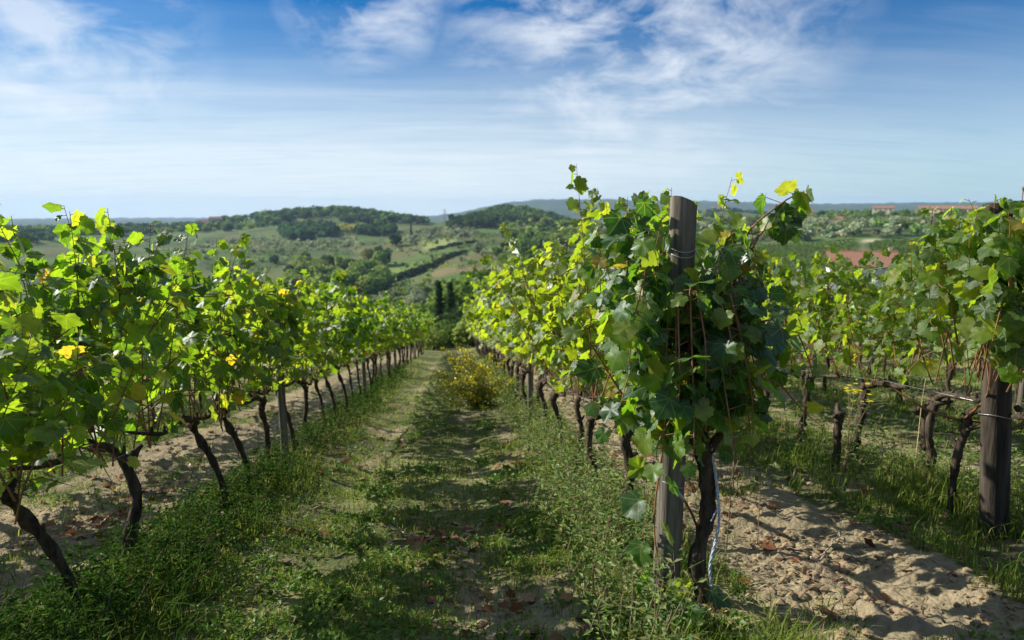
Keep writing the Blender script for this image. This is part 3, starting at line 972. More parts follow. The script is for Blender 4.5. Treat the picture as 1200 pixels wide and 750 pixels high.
# ------------------------------------------------------------------ the big vine on the central post
def hero_vine():
    rng = np.random.default_rng(77)
    x0, y0 = 1.19, 3.02
    g = G(x0, y0)
    root = empty('grapevine', (x0, y0, g))
    tag(root, 'large grapevine with shade-toned leaves wrapped round the central post, tall shoot arching to the right', 'grapevine', 'grapevines in the row behind the central post')
    tb = MB()
    p = spline([(0.0, -.02, -.1), (0.0, 0, .02), (-.035, .01, .2), (.01, .02, .42), (.0, .02, .62), (-.02, .03, .76)], 30)
    add_tube(tb, p, np.interp(np.linspace(0, 1, 30), [0, .1, .5, .9, 1], [.05, .04, .036, .04, .045]) * (1 + .10 * rng.normal(0, 1, 30)), 14, .2)
    for e in ((-.12, .06, .86), (.07, .0, .88), (-.05, -.05, .87)):
        add_tube(tb, np.linspace(p[-2], e, 6), [.03, .026, .024, .022, .02, .013], 9, .2)
    tb.build('trunk', M_BARK, root)
    lf, cn, lfl = MB(), MB(), MB()
    S = []   # shoots in coordinates local to the root: x right, y away, z up
    hd = np.array([-.06, .03, .85])

    def add(pts, n=9):
        S.append(spline([np.array(q, float) for q in pts], n))
    # fan of upright shoots round the post
    for i in range(40):
        tx = rng.uniform(-0.46, 0.14); ty = rng.uniform(-0.22, 0.55)
        top = 1.86 - 0.25 * max(0, tx + .05) * 1.2 + rng.normal(0, .10) - SLOPE * ty
        if tx > 0.02: top -= 0.12
        if abs(tx + .145) < .13: top = min(top, 1.5)
        b = hd + np.array([tx * .45, ty * .5, rng.uniform(-.05, .25)])
        add([b, b + np.array([tx * .35, ty * .3, .45]), (tx, ty, top * .8), (tx * 1.02 + rng.normal(0, .06), ty, top)])
    for i in range(30):   # shoots falling to the right and to the front, at mid height
        tx = rng.uniform(-0.50, 0.15); ty = rng.uniform(-0.38, 0.15); tz = rng.uniform(.95, 1.6)
        b = hd + np.array([tx * .3, ty * .3, rng.uniform(.1, .5)])
        add([b, b + np.array([tx * .4, ty * .4, .28]), (tx, ty, tz), (tx * 1.1, ty * 1.15, tz - rng.uniform(.1, .3))])
    add([(.05, .0, 1.55), (.11, -.02, 1.78), (.22, -.04, 1.90), (.33, -.06, 1.97), (.39, -.06, 1.93)], 14)     # arching shoot
    add([(.05, .0, 1.50), (.12, -.05, 1.74), (.22, -.06, 1.84), (.30, -.06, 1.88)], 10)
    add([(.05, .0, 1.45), (.15, -.03, 1.75), (.24, -.02, 1.86)], 8)
    add([(-.42, .05, 1.3), (-.41, .05, 1.7), (-.42, .05, 1.85), (-.42, .05, 1.93)], 9)                              # left tip
    add([(-.40, .1, 1.3), (-.37, .1, 1.7), (-.35, .05, 1.88)], 8)
    add([(.05, 0, 1.35), (.30, -.05, 1.40), (.40, -.08, 1.25), (.44, -.10, 1.10)], 10)
    add([(.05, 0, 1.10), (.26, -.05, 1.12), (.40, -.08, .98), (.50, -.08, .90)], 10)
    add([(.05, .1, 1.25), (.24, .05, 1.33), (.36, .0, 1.12)], 8)
    add([(-.1, 0, 1.0), (-.24, -.2, 1.02), (-.34, -.30, .94), (-.36, -.32, .86)], 9)
    add([(-.2, 0, 1.05), (-.42, -.1, 1.0), (-.48, -.15, .98), (-.52, -.16, .92)], 9)
    for q in S:
        add_tube(cn, q, np.linspace(.006, .0015, len(q)), 6, cap=False)
        pts, base, tip, nor, s = leaves_on_shoot(q, rng, .060, (.055, .132))
        # leaves face the light and the open side (towards the camera end of the row)
        nor = unit(nor + np.array([-.05, -.38, .12]))
        keep = (base[:, 2] > .84 + .18 * smooth(0, .2, base[:, 0]) + rng.uniform(-.06, .1, len(base))) & (rng.random(len(base)) < .82)
        # the top of the post and the bare stems below stay visible
        xw, yw, zw = base[:, 0] + x0, base[:, 1] + y0, base[:, 2]
        front = (np.abs(xw - (POST_B[0] + .03)) < .13) & (yw < POST_B[1] + .05) & (zw > 1.66)
        keep &= ~front
        if keep.any():
            add_leaves(lf, base[keep], tip[keep], nor[keep], s[keep], True, rng)
            for a_, b_ in zip(pts[keep], base[keep]):
                add_tube(cn, np.array([a_, b_]), [.0024, .0017], 3, cap=False)
    # low sucker shoot in front of the post foot
    for q in (spline([(-.26, -.10, .84), (-.31, -.16, .5), (-.28, -.22, .25), (-.20, -.26, .0)], 10), spline([(-.17, -.24, .2), (-.12, -.30, .14), (-.05, -.3, .06)], 6)):
        add_tube(cn, q, np.linspace(.0045, .003, len(q)), 6, cap=False)
        pts, base, tip, nor, s = leaves_on_shoot(q, rng, .075, (.08, .13))
        nor = unit(nor + np.array([-.2, -.5, .3]))
        add_leaves(lf, base, tip, nor, s, True, rng)
    for q in ([hd + [0, 0, -.05], (.02, .0, 1.05), (.06, -.02, 1.4)], [hd + [.03, 0, -.05], (.10, .02, 1.1), (.12, 0, 1.35)], [hd, (-.10, -.06, 1.1), (-.12, -.1, 1.4)],
              [hd, (-.2, .0, .95), (-.36, .05, 1.2)], [(-.1, .2, .8), (-.3, .3, .9), (-.5, .35, 1.2)]):
        add_tube(cn, spline(q, 9), np.linspace(.009, .005, 9), 7, cap=False)
    cn.build('canes', M_CANE, root)
    f = lf.build('foliage', M_LEAF_SHADED, root, uv=True)
    f.color = (0.08, 0, 0, 1)  # less yellow than the other vines, part of the painted shade
    # twine hanging down the trunk
    tw = MB()
    tz = np.linspace(.80, -.02, 40)
    fx = np.interp(tz, p[:, 2], p[:, 0]); fy = np.interp(tz, p[:, 2], p[:, 1])
    base = np.stack([fx + .028 + .018 * (0.8 - tz), fy - .050 - .02 * np.sin(tz * 6), tz], -1)
    for ph in (0, 2.1, 4.2):
        off = np.stack([.0045 * np.cos(tz * 60 + ph), .0045 * np.sin(tz * 60 + ph), 0 * tz], -1)
        add_tube(tw, base + off, .0036, 5)
    add_tube(tw, spline([base[14] + [0, -.006, 0], base[14] + [-.02, -.012, -.03], base[14] + [-.038, -.012, -.075]], 8), .0036, 5)
    t = tw.build('twine', M_TWINE)
    t.location = (x0, y0, g)
    tag(t, 'pale blue twine hanging down the trunk beside the central post', 'twine')


hero_vine()


def corner_vine():
    """the vine that climbs the right-hand post"""
    rng = np.random.default_rng(78)
    x0, y0 = 3.32, 4.10
    g = G(x0, y0)
    root = empty('grapevine', (x0, y0, g))
    tag(root, 'grapevine climbing the top of the thick right-hand post', 'grapevine', 'grapevines in the row behind the right-hand post')
    tr = TR_UP[1]
    link('trunk', tr[0], root); link('cordon', tr[1], root)
    lf, cn = MB(), MB()
    for i in range(64):
        tx = rng.uniform(-.46, .34); ty = rng.uniform(-.74, .10)
        if i % 2:
            tx = rng.uniform(-.36, .14); ty = rng.uniform(-.78, -.40)
        top = 2.06 + rng.normal(0, .07) - .5 * max(0, abs(tx + .1) - .15)
        b = np.array([tx * .6, ty * .6 - .1, rng.uniform(1.05, 1.45)])
        if i > 38:
            top = rng.uniform(1.2, 1.7)
        S = [b, b + np.array([tx * .3, ty * .3, .3]), (tx, ty, top * .85), (tx * 1.1, ty, top)]
        q = spline([np.array(v, float) for v in S], 8)
        add_tube(cn, q, np.linspace(.006, .002, 8), 5, cap=False)
        pts, base, tip, nor, s = leaves_on_shoot(q, rng, .062, (.07, .128))
        nor = unit(nor + np.array([-.1, -.3, .2]))
        keep = base[:, 2] > 1.22 + rng.uniform(0, .25, len(base))
        if keep.any():
            add_leaves(lf, base[keep], tip[keep], nor[keep], s[keep], True, rng)
            for a_, b_ in zip(pts[keep], base[keep]):
                add_tube(cn, np.array([a_, b_]), [.0022, .0016], 3, cap=False)
    for q in ([(0, 0, .7), (-.16, -.38, 1.0), (-.25, -.42, 1.3)], [(.02, 0, .7), (-.4, -.2, .85), (-.62, -.1, 1.0)], [(0, 0, .72), (.1, -.38, .8), (.22, -.45, 1.3)],
              [(-.05, -.3, .65), (.15, -.42, .95), (.1, -.4, 1.5)]):
        add_tube(cn, spline(q, 9), np.linspace(.009, .005, 9), 6, cap=False)
    cn.build('canes', M_CANE, root)
    lf.build('foliage', M_LEAF, root, uv=True).color = (.40, 0, 0, 1)


corner_vine()


# bare gnarled stumps at the near end of the right-hand row
def stump(px_, y_, h, seed, label, name='vine_stump', lean=0.0):
    rng = np.random.default_rng(seed)
    x_ = px_
    root = MB()
    p = spline([(0, 0, -.1), (0, 0, 0), (rng.normal(0, .03), .02, h * .4), (lean + rng.normal(0, .03), 0, h * .75), (lean, .01, h)], 20)
    add_tube(root, p, np.interp(np.linspace(0, 1, 20), [0, .2, .8, 1], [.045, .032, .034, .045]) * (1 + .14 * rng.normal(0, 1, 20)), 11, .22)
    for _ in range(4):
        e = p[-2] + np.array([rng.normal(0, .06), rng.normal(0, .06), rng.uniform(.0, .09)])
        add_tube(root, np.linspace(p[-3], e, 5), [.028, .024, .022, .02, .012], 8, .2)
    o = root.build(name, M_BARK)
    o.location = (x_, y_, G(x_, y_))
    tag(o, label, 'vine stump', 'bare vine stumps')


stump(3.98, 5.3, 0.56, 1, 'bare gnarled vine stump left of the right-hand post', lean=-.04)
stump(3.36, 5.56, 0.56, 2, 'dark vine stump below the yellow wildflower')
stump(2.95, 7.3, 0.40, 3, 'short vine stump between the yellow wildflower and the central vine')


# ------------------------------------------------------------------ ground plants
def blades(P, h, w, lean, rng, mb):
    """grass blades: root points, heights, widths"""
    n = len(P)
    a = rng.uniform(0, 2 * np.pi, n)
    ln = np.stack([np.cos(a), np.sin(a), np.zeros(n)], -1) * (lean * h)[:, None]
    sd = np.stack([-np.sin(a + rng.normal(0, .6, n)), np.cos(a), np.zeros(n)], -1) * (w / 2)[:, None]
    up = np.array([0, 0, 1.0])
    m = P + ln * .30 + up * (h * .62)[:, None]
    t = P + ln + up * (h * np.sqrt(np.clip(1 - lean ** 2 * .6, .1, 1)))[:, None]
    V = np.stack([P - sd, P + sd, m - sd * .75, m + sd * .75, t], 1).reshape(-1, 3)
    k = np.arange(n)[:, None] * 5
    mb.add(V, (k + np.array([[0, 1, 3, 2]])).reshape(-1, 4))
    mb.faces((k + np.array([[2, 3, 4]])).reshape(-1, 3) + (mb.n - 5 * n))


def sample(nn, dmin, dmax, rng, azr=(-44, 46), power=1.0):
    """points on the vineyard floor, denser near the camera"""
    a = rng.uniform(R(azr[0]), R(azr[1]), nn)
    u = rng.uniform(0, 1, nn)
    d = np.exp(math.log(dmin) + (math.log(dmax) - math.log(dmin)) * u ** power)
    return d * np.sin(a), d * np.cos(a), d


def build_grass():
    rng = np.random.default_rng(9)
    mb = MB()
    x, y, d = sample(260000, 1.6, 30, rng)
    c = cover(x, y)
    rd = row_dist(x)
    tuft = fbm(x * 5, y * 5, 91, 3)
    k = rng.random(len(x)) < np.clip(c * 1.25 - .15, 0, 1) * smooth(.34, .62, tuft)
    x, y, d, c, rd, tuft = [v[k] for v in (x, y, d, c, rd, tuft)]
    long_ = smooth(.65, .25, rd) + ((x > 2.7) & (x < 3.6)) * .8
    h = (0.035 + .07 * rng.random(len(x))) * (1 + 1.4 * long_ * rng.random(len(x))) * (0.7 + .7 * tuft)
    h *= np.where((x > -1.4) & (x < .8), .75, 1.0)
    P = np.stack([x, y, H(x, y) - .005], -1)
    blades(P, h, np.clip(.0035 + .0012 * d * .5, .004, .02), rng.uniform(.2, .95, len(x)), rng, mb)
    tag(mb.build('grass', M_GRASS), 'short patchy grass over the vineyard floor', 'grass', kind='stuff')
    # long arching tufts
    mb = MB(); dk = MB()
    spots = [(-1.75, 3.05, 90), (-1.55, 3.35, 90), (-1.95, 3.5, 90), (-1.75, 4.2, 70), (-1.6, 4.9, 60), (-1.9, 5.6, 60), (3.3, 4.4, 90), (3.65, 4.2, 90), (3.5, 4.9, 80), (3.05, 5.2, 60), (3.9, 4.3, 60),
             (3.2, 5.9, 60), (2.9, 6.6, 50), (1.0, 3.0, 40), (.75, 3.0, 40), (-2.1, 6.4, 50), (-2.2, 2.9, 60), (3.45, 3.75, 60), (3.8, 3.6, 50), (-1.4, 2.9, 50), (-1.95, 4.6, 70), (-1.7, 3.9, 70), (-1.55, 2.7, 70), (-2.0, 2.7, 80), (-1.75, 6.2, 50), (-1.85, 7.0, 50), (3.6, 4.6, 70), (3.9, 3.9, 60), (3.25, 4.0, 60)]
    for (sx, sy, nn) in spots:
        px = sx + rng.normal(0, .10, nn); py = sy + rng.normal(0, .12, nn)
        blades(np.stack([px, py, H(px, py)], -1), rng.uniform(.14, .36, nn), np.full(nn, .0065), rng.uniform(.25, 1.0, nn), rng, dk if sx < -1 else mb)
    tag(dk.build('shaded_grass', M_WEED_SHADED), 'arching grass with shade painted in at the feet of the left vine row', 'grass', kind='stuff')  # shade below the left row is painted into these blades
    tag(mb.build('long_grass', M_GRASS), 'long arching grass tufts at the feet of the vine rows', 'grass', kind='stuff')


build_grass()


def oval_leaves(P, T, NN, L, W, mb):
    n = len(P)
    T = unit(T); NN = unit(NN - T * np.sum(NN * T, -1, keepdims=True)); B = np.cross(T, NN)
    L = L[:, None]; W = W[:, None]
    V = np.stack([P, P + T * L * .45 + B * W * .5 + NN * W * .15, P + T * L - NN * L * .12, P + T * L * .45 - B * W * .5 + NN * W * .15], 1).reshape(-1, 3)
    k = np.arange(n)[:, None] * 4
    mb.add(V, np.concatenate([k + np.array([[0, 1, 2]]), k + np.array([[0, 2, 3]])]))


def build_weeds():
    rng = np.random.default_rng(19)
    mb = MB()
    # low broad-leaved ground cover in clumps
    x, y, d = sample(12000, 1.7, 24, rng)
    c = cover(x, y)
    clump = fbm(x * 2.6, y * 2.6, 101, 3)
    k = rng.random(len(x)) < np.clip(c * 1.2 - .25, 0, 1) * smooth(.46, .64, clump)
    x, y, d, cl = x[k], y[k], d[k], clump[k]
    rep = 16
    n = len(x)
    sz = np.repeat((.010 + .016 * rng.random(n)) * (1 + .06 * d), rep)
    rad = np.repeat(.05 + .06 * rng.random(n), rep) * (1 + .04 * np.repeat(d, rep))
    a = rng.uniform(0, 6.283, n * rep); r = np.sqrt(rng.random(n * rep)) * rad
    X = np.repeat(x, rep) + r * np.cos(a); Y = np.repeat(y, rep) + r * np.sin(a)
    hh = np.repeat(.03 + .10 * rng.random(n) * (cl > .5), rep) * (1.1 - r / rad) * rng.random(n * rep)
    P = np.stack([X, Y, H(X, Y) + .008 + hh], -1)
    T = np.stack([np.cos(a), np.sin(a), rng.uniform(-.1, .8, n * rep)], -1) + rng.normal(0, .3, (n * rep, 3))
    NN = np.tile([0, 0, 1.0], (n * rep, 1)) + rng.normal(0, .4, (n * rep, 3))
    oval_leaves(P, T, NN, sz * 1.5, sz, mb)
    tag(mb.build('low_weeds', M_WEED, shade=False), 'low broad-leaved weeds covering the path and row feet', 'weeds', kind='stuff')
    # taller leafy stems under the vine rows
    mb = MB(); st = MB(); lush = MB()
    xs, ys, hs = [], [], []
    for rx, cnt, h0 in ((1.05, 520, .50), (-1.95, 640, .33), (3.75, 240, .36), (6.45, 160, .4), (-4.8, 120, .30)):
        yy = np.exp(rng.uniform(math.log(2.3 if rx > 0 else 2.6), math.log(22), cnt))
        xx = rx + rng.normal(0, .17, cnt) + (-.10 if rx == 1.05 else (.08 if rx == -1.95 else 0))
        xs.append(xx); ys.append(yy); hs.append(h0 * rng.uniform(.45, 1.15, cnt))
    xs, ys, hs = map(np.concatenate, (xs, ys, hs))
    k = ~((xs > POST_B[0] - .16) & (xs < POST_B[0] + .4) & (ys < POST_B[1] + .25) & (hs > .16))
    xs, ys, hs = xs[k], ys[k], hs[k]
    zs = H(xs, ys)
    for i in range(len(xs)):
        dd = math.hypot(xs[i], ys[i])
        b = np.array([xs[i], ys[i], zs[i]])
        e = b + [rng.normal(0, .09), rng.normal(0, .09), hs[i]]
        pth = spline([b, (b + e) / 2 + [rng.normal(0, .03), rng.normal(0, .03), 0], e], 6)
        if dd < 11:
            add_tube(st, pth, np.linspace(.0028, .0012, 6), 4, cap=False)
        nl = 34 if dd < 7 else 20
        t = rng.random(nl) ** .8
        P = np.stack([np.interp(t, np.linspace(0, 1, 6), pth[:, j]) for j in range(3)], -1)
        a = rng.uniform(0, 6.283, nl)
        o = np.stack([np.cos(a), np.sin(a), rng.uniform(-.1, .7, nl)], -1)
        br = rng.random(nl) * .07
        P = P + o * br[:, None]
        L = rng.uniform(.022, .045, nl) * (1 + .045 * dd)
        oval_leaves(P, o, np.array([0, 0, 1.0]) + rng.normal(0, .4, (nl, 3)), L, L * .42, lush if xs[i] < -1 else mb)
    tag(lush.build('shaded_weeds', M_WEED_SHADED, shade=False), 'lush weeds with shade painted in along the feet of the left vine row', 'weeds', kind='stuff')  # shade below the left row is painted into these leaves
    tag(mb.build('tall_weeds', M_TALL, shade=False), 'tall leafy weeds growing under the vine rows', 'weeds', kind='stuff')
    tag(st.build('weed_stems', M_DRY), 'thin stems of the tall weeds under the vines', 'weeds', kind='stuff')


build_weeds()


def build_litter():
    rng = np.random.default_rng(29)
    mb = MB()
    x, y, d = sample(1500, 1.8, 16, rng)
    w = fbm(x * 1.7, y * 1.7, 111, 3)
    k = rng.random(len(x)) < .12 + .9 * smooth(.5, .68, w)
    x, y = x[k], y[k]
    # drifts of dead vine leaves
    for (cx, cy, s, n) in ((-.16, 4.55, .13, 55), (-.05, 4.2, .10, 14), (.35, 4.9, .15, 14), (.75, 7.0, .3, 40), (-2.9, 5.4, .2, 60), (-3.1, 6.6, .3, 40), (2.2, 5.5, .2, 40), (2.0, 3.6, .3, 18), (1.9, 6.6, .3, 40), (3.0, 7.5, .5, 50), (.3, 3.4, .2, 8)):
        x = np.concatenate([x, cx + rng.normal(0, s, n)]); y = np.concatenate([y, cy + rng.normal(0, s * 1.2, n)])
    n = len(x)
    P = np.stack([x, y, H(x, y) + rng.uniform(.004, .03, n)], -1)
    T = rng.normal(0, 1, (n, 3)); T[:, 2] *= .25
    NN = np.array([0, 0, 1.0]) + rng.normal(0, .45, (n, 3))
    add_leaves(mb, P, T, NN, rng.uniform(.035, .085, n), False, rng)
    tag(mb.build('fallen_leaves', M_DEAD, uv=True), 'brown fallen vine leaves scattered on the soil', 'dead leaves', kind='stuff')
    # clods of earth on the bare strips
    ico = np.array([[0, 0, 1], [.894, 0, .447], [.276, .851, .447], [-.724, .526, .447], [-.724, -.526, .447], [.276, -.851, .447], [.724, .526, -.447], [-.276, .851, -.447], [-.894, 0, -.447], [-.276, -.851, -.447], [.724, -.526, -.447], [0, 0, -1.]])
    icf = np.array([[0, 1, 2], [0, 2, 3], [0, 3, 4], [0, 4, 5], [0, 5, 1], [1, 6, 2], [2, 7, 3], [3, 8, 4], [4, 9, 5], [5, 10, 1], [6, 7, 2], [7, 8, 3], [8, 9, 4], [9, 10, 5], [10, 6, 1], [11, 7, 6], [11, 8, 7], [11, 9, 8], [11, 10, 9], [11, 6, 10]])
    n = 9000
    x, y, d = sample(n * 3, 2.0, 14, rng)
    bare = np.exp(-((x - 2.15) / .6) ** 2) + np.exp(-((x + 3.3) / .8) ** 2) + .10
    k = rng.random(len(x)) < bare * smooth(.38, .6, fbm(x * 3, y * 3, 121, 2))
    x, y, d = x[k][:n], y[k][:n], d[k][:n]
    n = len(x)
    s = (.006 + .022 * rng.random(n) ** 3) * (1 + .05 * d)
    V = ico[None] * (1 + rng.uniform(-.3, .3, (n, 12, 1))) * s[:, None, None] * np.array([1.15, 1.0, .65]) + np.stack([x, y, H(x, y) + s * .2], -1)[:, None]
    mb = MB(); mb.add(V.reshape(-1, 3), (icf[None] + (np.arange(n) * 12)[:, None, None]).reshape(-1, 3))
    tag(mb.build('soil_clods', M_STONE, shade=False), 'loose clods of dry earth on the bare strips', 'soil', kind='stuff')


build_litter()


def straw():
    rng = np.random.default_rng(59)
    x, y, d = sample(9000, 1.8, 12, rng)
    k = fbm(x * 2, y * 2, 141, 3) > .42
    x, y, d = x[k], y[k], d[k]
    n = len(x); a = rng.uniform(0, 6.283, n); L = rng.uniform(.02, .09, n); w = .0016 + .0006 * d
    T = np.stack([np.cos(a) * L, np.sin(a) * L, rng.normal(0, .12, n) * L], -1)
    S = np.stack([-np.sin(a) * w, np.cos(a) * w, 0 * a], -1)
    P = np.stack([x, y, H(x, y) + rng.uniform(.003, .025, n)], -1)
    M = P + T * .5 + np.array([0, 0, .006])
    V = np.stack([P - S, P + S, M + S, M - S, P + T], 1).reshape(-1, 3)
    mb = MB(); kk = np.arange(n)[:, None] * 5
    mb.add(V, kk + np.array([[0, 1, 2, 3]])); mb.faces(kk + np.array([[3, 2, 4]]))
    tag(mb.build('dry_straw', M_STRAW, shade=False), 'dry straw and dead stems lying on the soil', 'straw', kind='stuff')


M_STRAW = leaf_mat('dead_stem', [(0.0, (.10, .07, .04)), (.5, (.25, .19, .11)), (1.0, (.42, .34, .21))], trans_gain=(1, 1, 1), translu=.15, gloss=0.0, veins=False, tint=False)
straw()


def yellow_bush():
    rng = np.random.default_rng(39)
    x, y = 0.42, 12.2
    root = empty('flowering_bush', (x, y, G(x, y)))
    tag(root, 'yellow flowering bush leaning over the far end of the grass path', 'bush')
    st, lf, fl = MB(), MB(), MB()
    for i in range(90):
        a = rng.uniform(0, 6.283); sp = rng.uniform(.2, 1.0)
        e = np.array([rng.normal(-.25, .16) + math.cos(a) * .85 * sp, math.sin(a) * .8 * sp, rng.uniform(.25, 1.15) * (1.15 - .45 * sp)])
        p = spline([(rng.normal(0, .06), rng.normal(0, .06), 0), e * [.45, .45, .62], e], 8)
        add_tube(st, p, np.linspace(.007, .002, 8), 4, cap=False)
        n = 46
        t = rng.random(n)
        P = np.stack([np.interp(t, np.linspace(0, 1, 8), p[:, j]) for j in range(3)], -1) + rng.normal(0, .035, (n, 3))
        L = rng.uniform(.035, .075, n)
        oval_leaves(P, rng.normal(0, 1, (n, 3)) + unit(e)[None], rng.normal(0, 1, (n, 3)) + [0, 0, .6], L, L * .35, lf)
        n = 16
        t = rng.uniform(.72, 1, n)
        P = np.stack([np.interp(t, np.linspace(0, 1, 8), p[:, j]) for j in range(3)], -1) + rng.normal(0, .025, (n, 3))
        if rng.random() < .85:
            L = rng.uniform(.035, .06, n)
            oval_leaves(P, rng.normal(0, 1, (n, 3)), rng.normal(0, 1, (n, 3)) + [0, 0, .6], L, L * .8, fl)
    st.build('stems', M_DRY, root); lf.build('foliage', M_BUSH, root, shade=False); fl.build('flowers', M_PETAL, root, shade=False)


yellow_bush()


def wildflower():
    rng = np.random.default_rng(49)
    x, y = 3.36, 5.42
    root = empty('wildflower', (x, y, G(x, y)))
    tag(root, 'small yellow wildflower standing left of the right-hand post', 'flower')
    st, lf, fl = MB(), MB(), MB()
    for i in range(7):
        e = np.array([rng.normal(0, .09), rng.normal(0, .09), rng.uniform(.66, .84)])
        p = spline([(rng.normal(0, .015), 0, 0), e * [.3, .3, .55], e], 8)
        add_tube(st, p, np.linspace(.004, .0018, 8), 5, cap=False)
        n = 22
        t = rng.uniform(.1, .95, n)
        P = np.stack([np.interp(t, np.linspace(0, 1, 8), p[:, j]) for j in range(3)], -1)
        a = rng.uniform(0, 6.28, n)
        oval_leaves(P, np.stack([np.cos(a), np.sin(a), .5 + 0 * a], -1), np.array([0, 0, 1.]) + rng.normal(0, .4, (n, 3)), rng.uniform(.03, .07, n), np.full(n, .014), lf)
        for _ in range(3):
            c = e + rng.normal(0, .03, 3)
            a = np.linspace(0, 6.283, 10, endpoint=False)
            fl = MB()
            oval_leaves(np.tile(c, (10, 1)), np.stack([np.cos(a), np.sin(a), .25 + 0 * a], -1), np.tile([0, 0, 1.], (10, 1)), np.full(10, .024), np.full(10, .013), fl)
            fl.build('flower_head', M_PETAL, root, shade=False)
    st.build('stems', M_DRY, root); lf.build('leaves', M_TALL, root, shade=False)


wildflower()


def stalk(x, y, h, r, lean, mat, name, label, cat, twigs, seed):
    rng = np.random.default_rng(seed)
    mb = MB()
    p = spline([(0, 0, -.03), (lean * .3, 0, h * .4), (lean * .6, .01, h * .7), (lean, 0, h)], 14)
    add_tube(mb, p, np.linspace(r, r * .4, 14), 6)
    for _ in range(twigs):
        k = rng.integers(4, 13)
        e = p[k] + [rng.normal(0, .05), rng.normal(0, .05), rng.uniform(.04, .12)]
        add_tube(mb, np.linspace(p[k], e, 3), [r * .5, r * .4, r * .25], 4)
        add_tube(mb, [e, e + [0, 0, .012]], [r * 1.2, r * .6], 5)
    o = mb.build(name, mat); o.location = (x, y, G(x, y))
    tag(o, label, cat)


stalk(1.52, 3.55, .86, .0035, .03, M_DRY, 'dry_stalk', 'thin dry weed stalk on the bare soil right of the twine', 'weed stalk', 7, 1)
stalk(1.90, 3.95, 1.02, .0030, -.02, M_DRY, 'dry_stalk', 'taller dry weed stalk in the middle of the bare soil strip', 'weed stalk', 6, 2)
stalk(3.72, 5.05, .95, .0045, .03, M_TAN, 'bamboo_cane', 'slim tan cane standing upright left of the right-hand post', 'cane', 0, 3)


def stick(x, y, a, L, r, label, seed):
    rng = np.random.default_rng(seed)
    t = np.linspace(-.5, .5, 9)
    px = x + math.cos(a) * t * L + rng.normal(0, .008, 9); py = y + math.sin(a) * t * L + rng.normal(0, .008, 9)
    mb = MB(); add_tube(mb, np.stack([px, py, H(px, py) + .02 + .03 * np.abs(t)], -1), np.linspace(r, r * .5, 9), 7, .1)
    tag(mb.build('stick', M_STICK), label, 'stick')


stick(-.02, 4.3, 2.0, .30, .008, 'pale dead stick lying on the heap of brown leaves in the path', 1)
stick(-.42, 4.7, 2.3, .34, .005, 'thin dry twig lying left of the brown leaf heap', 2)
stick(.10, 4.85, .9, .40, .005, 'thin dry twig lying right of the brown leaf heap', 3)
stick(2.25, 3.75, .75, .55, .007, 'pale stick lying across the bare soil right of the central vine', 4)


# ------------------------------------------------------------------ distant trees
def clump_crown(seed, nf, blobs, size, flat=1.0):
    """leaf clumps spread through several lobes; crown of unit radius standing on z=0"""
    rng = np.random.default_rng(seed)
    mb = MB()
    for (bx, by, bz, br, share) in blobs:
        n = int(nf * share)
        v = unit(rng.normal(0, 1, (n, 3)))
        rad = br * (1 - .45 * rng.random(n) ** 2.0) * (.86 + .28 * vnoise(v[:, 0] * 3 + seed, v[:, 1] * 3 + v[:, 2] * 2, seed))
        P = np.array([bx, by, bz]) + v * rad[:, None] * np.array([1, 1, flat])
        nn = unit(v + rng.normal(0, .55, (n, 3)))
        t = unit(np.cross(nn, rng.normal(0, 1, (n, 3)))); b = np.cross(nn, t)
        s = size * rng.uniform(.6, 1.35, (n, 1))
        V = np.stack([P - t * s * .8, P + b * s * .55 + nn * s * .2, P + t * s, P - b * s * .6 - nn * s * .1], 1).reshape(-1, 3)
        k = np.arange(n)[:, None] * 4
        mb.add(V, k + np.array([[0, 1, 2, 3]]))
    return mb


def blob_set(seed, kind):
    rng = np.random.default_rng(seed)
    if kind == 'cypress':
        return [(rng.normal(0, .02), rng.normal(0, .02), .45 + .30 * i, .34 - .028 * i + .05 * (i == 1), .12) for i in range(9)]
    if kind == 'olive':
        return [(rng.normal(0, .35), rng.normal(0, .35), .95 + rng.normal(0, .18), rng.uniform(.35, .6), .2) for _ in range(5)]
    B = [(0, 0, 1.0, .72, .3)]
    for i in range(7):
        a = rng.uniform(0, 6.28)
        B.append((math.cos(a) * .5, math.sin(a) * .5, .75 + rng.uniform(-.25, .75), rng.uniform(.32, .52), .1))
    return B


M_TREE = leaf_mat('tree_foliage', [(0.0, (.65, .70, .7)), (.5, (1.0, 1.0, 1.0)), (1.0, (1.4, 1.35, 1.2))], trans_gain=(1.3, 1.3, 1.0), translu=.35, gloss=0, rough=.6, veins=False, tint=False)
# the tree's own hue comes from its object colour
_nt = M_TREE.node_tree
_oi = N(_nt, 'ShaderNodeObjectInfo')
for _l in list(_nt.links):
    if _l.to_node.type == 'MIX' and _l.to_node.blend_type == 'MULTIPLY' and _l.from_node.type == 'VALTORGB' and _l.to_socket == _l.to_node.inputs[6]:
        _s = _l.from_socket
        _mx = mix_col(_nt, 1.0, _s, _oi.outputs['Color'], 'MULTIPLY')
        _nt.links.new(_mx, _l.to_socket)
        break

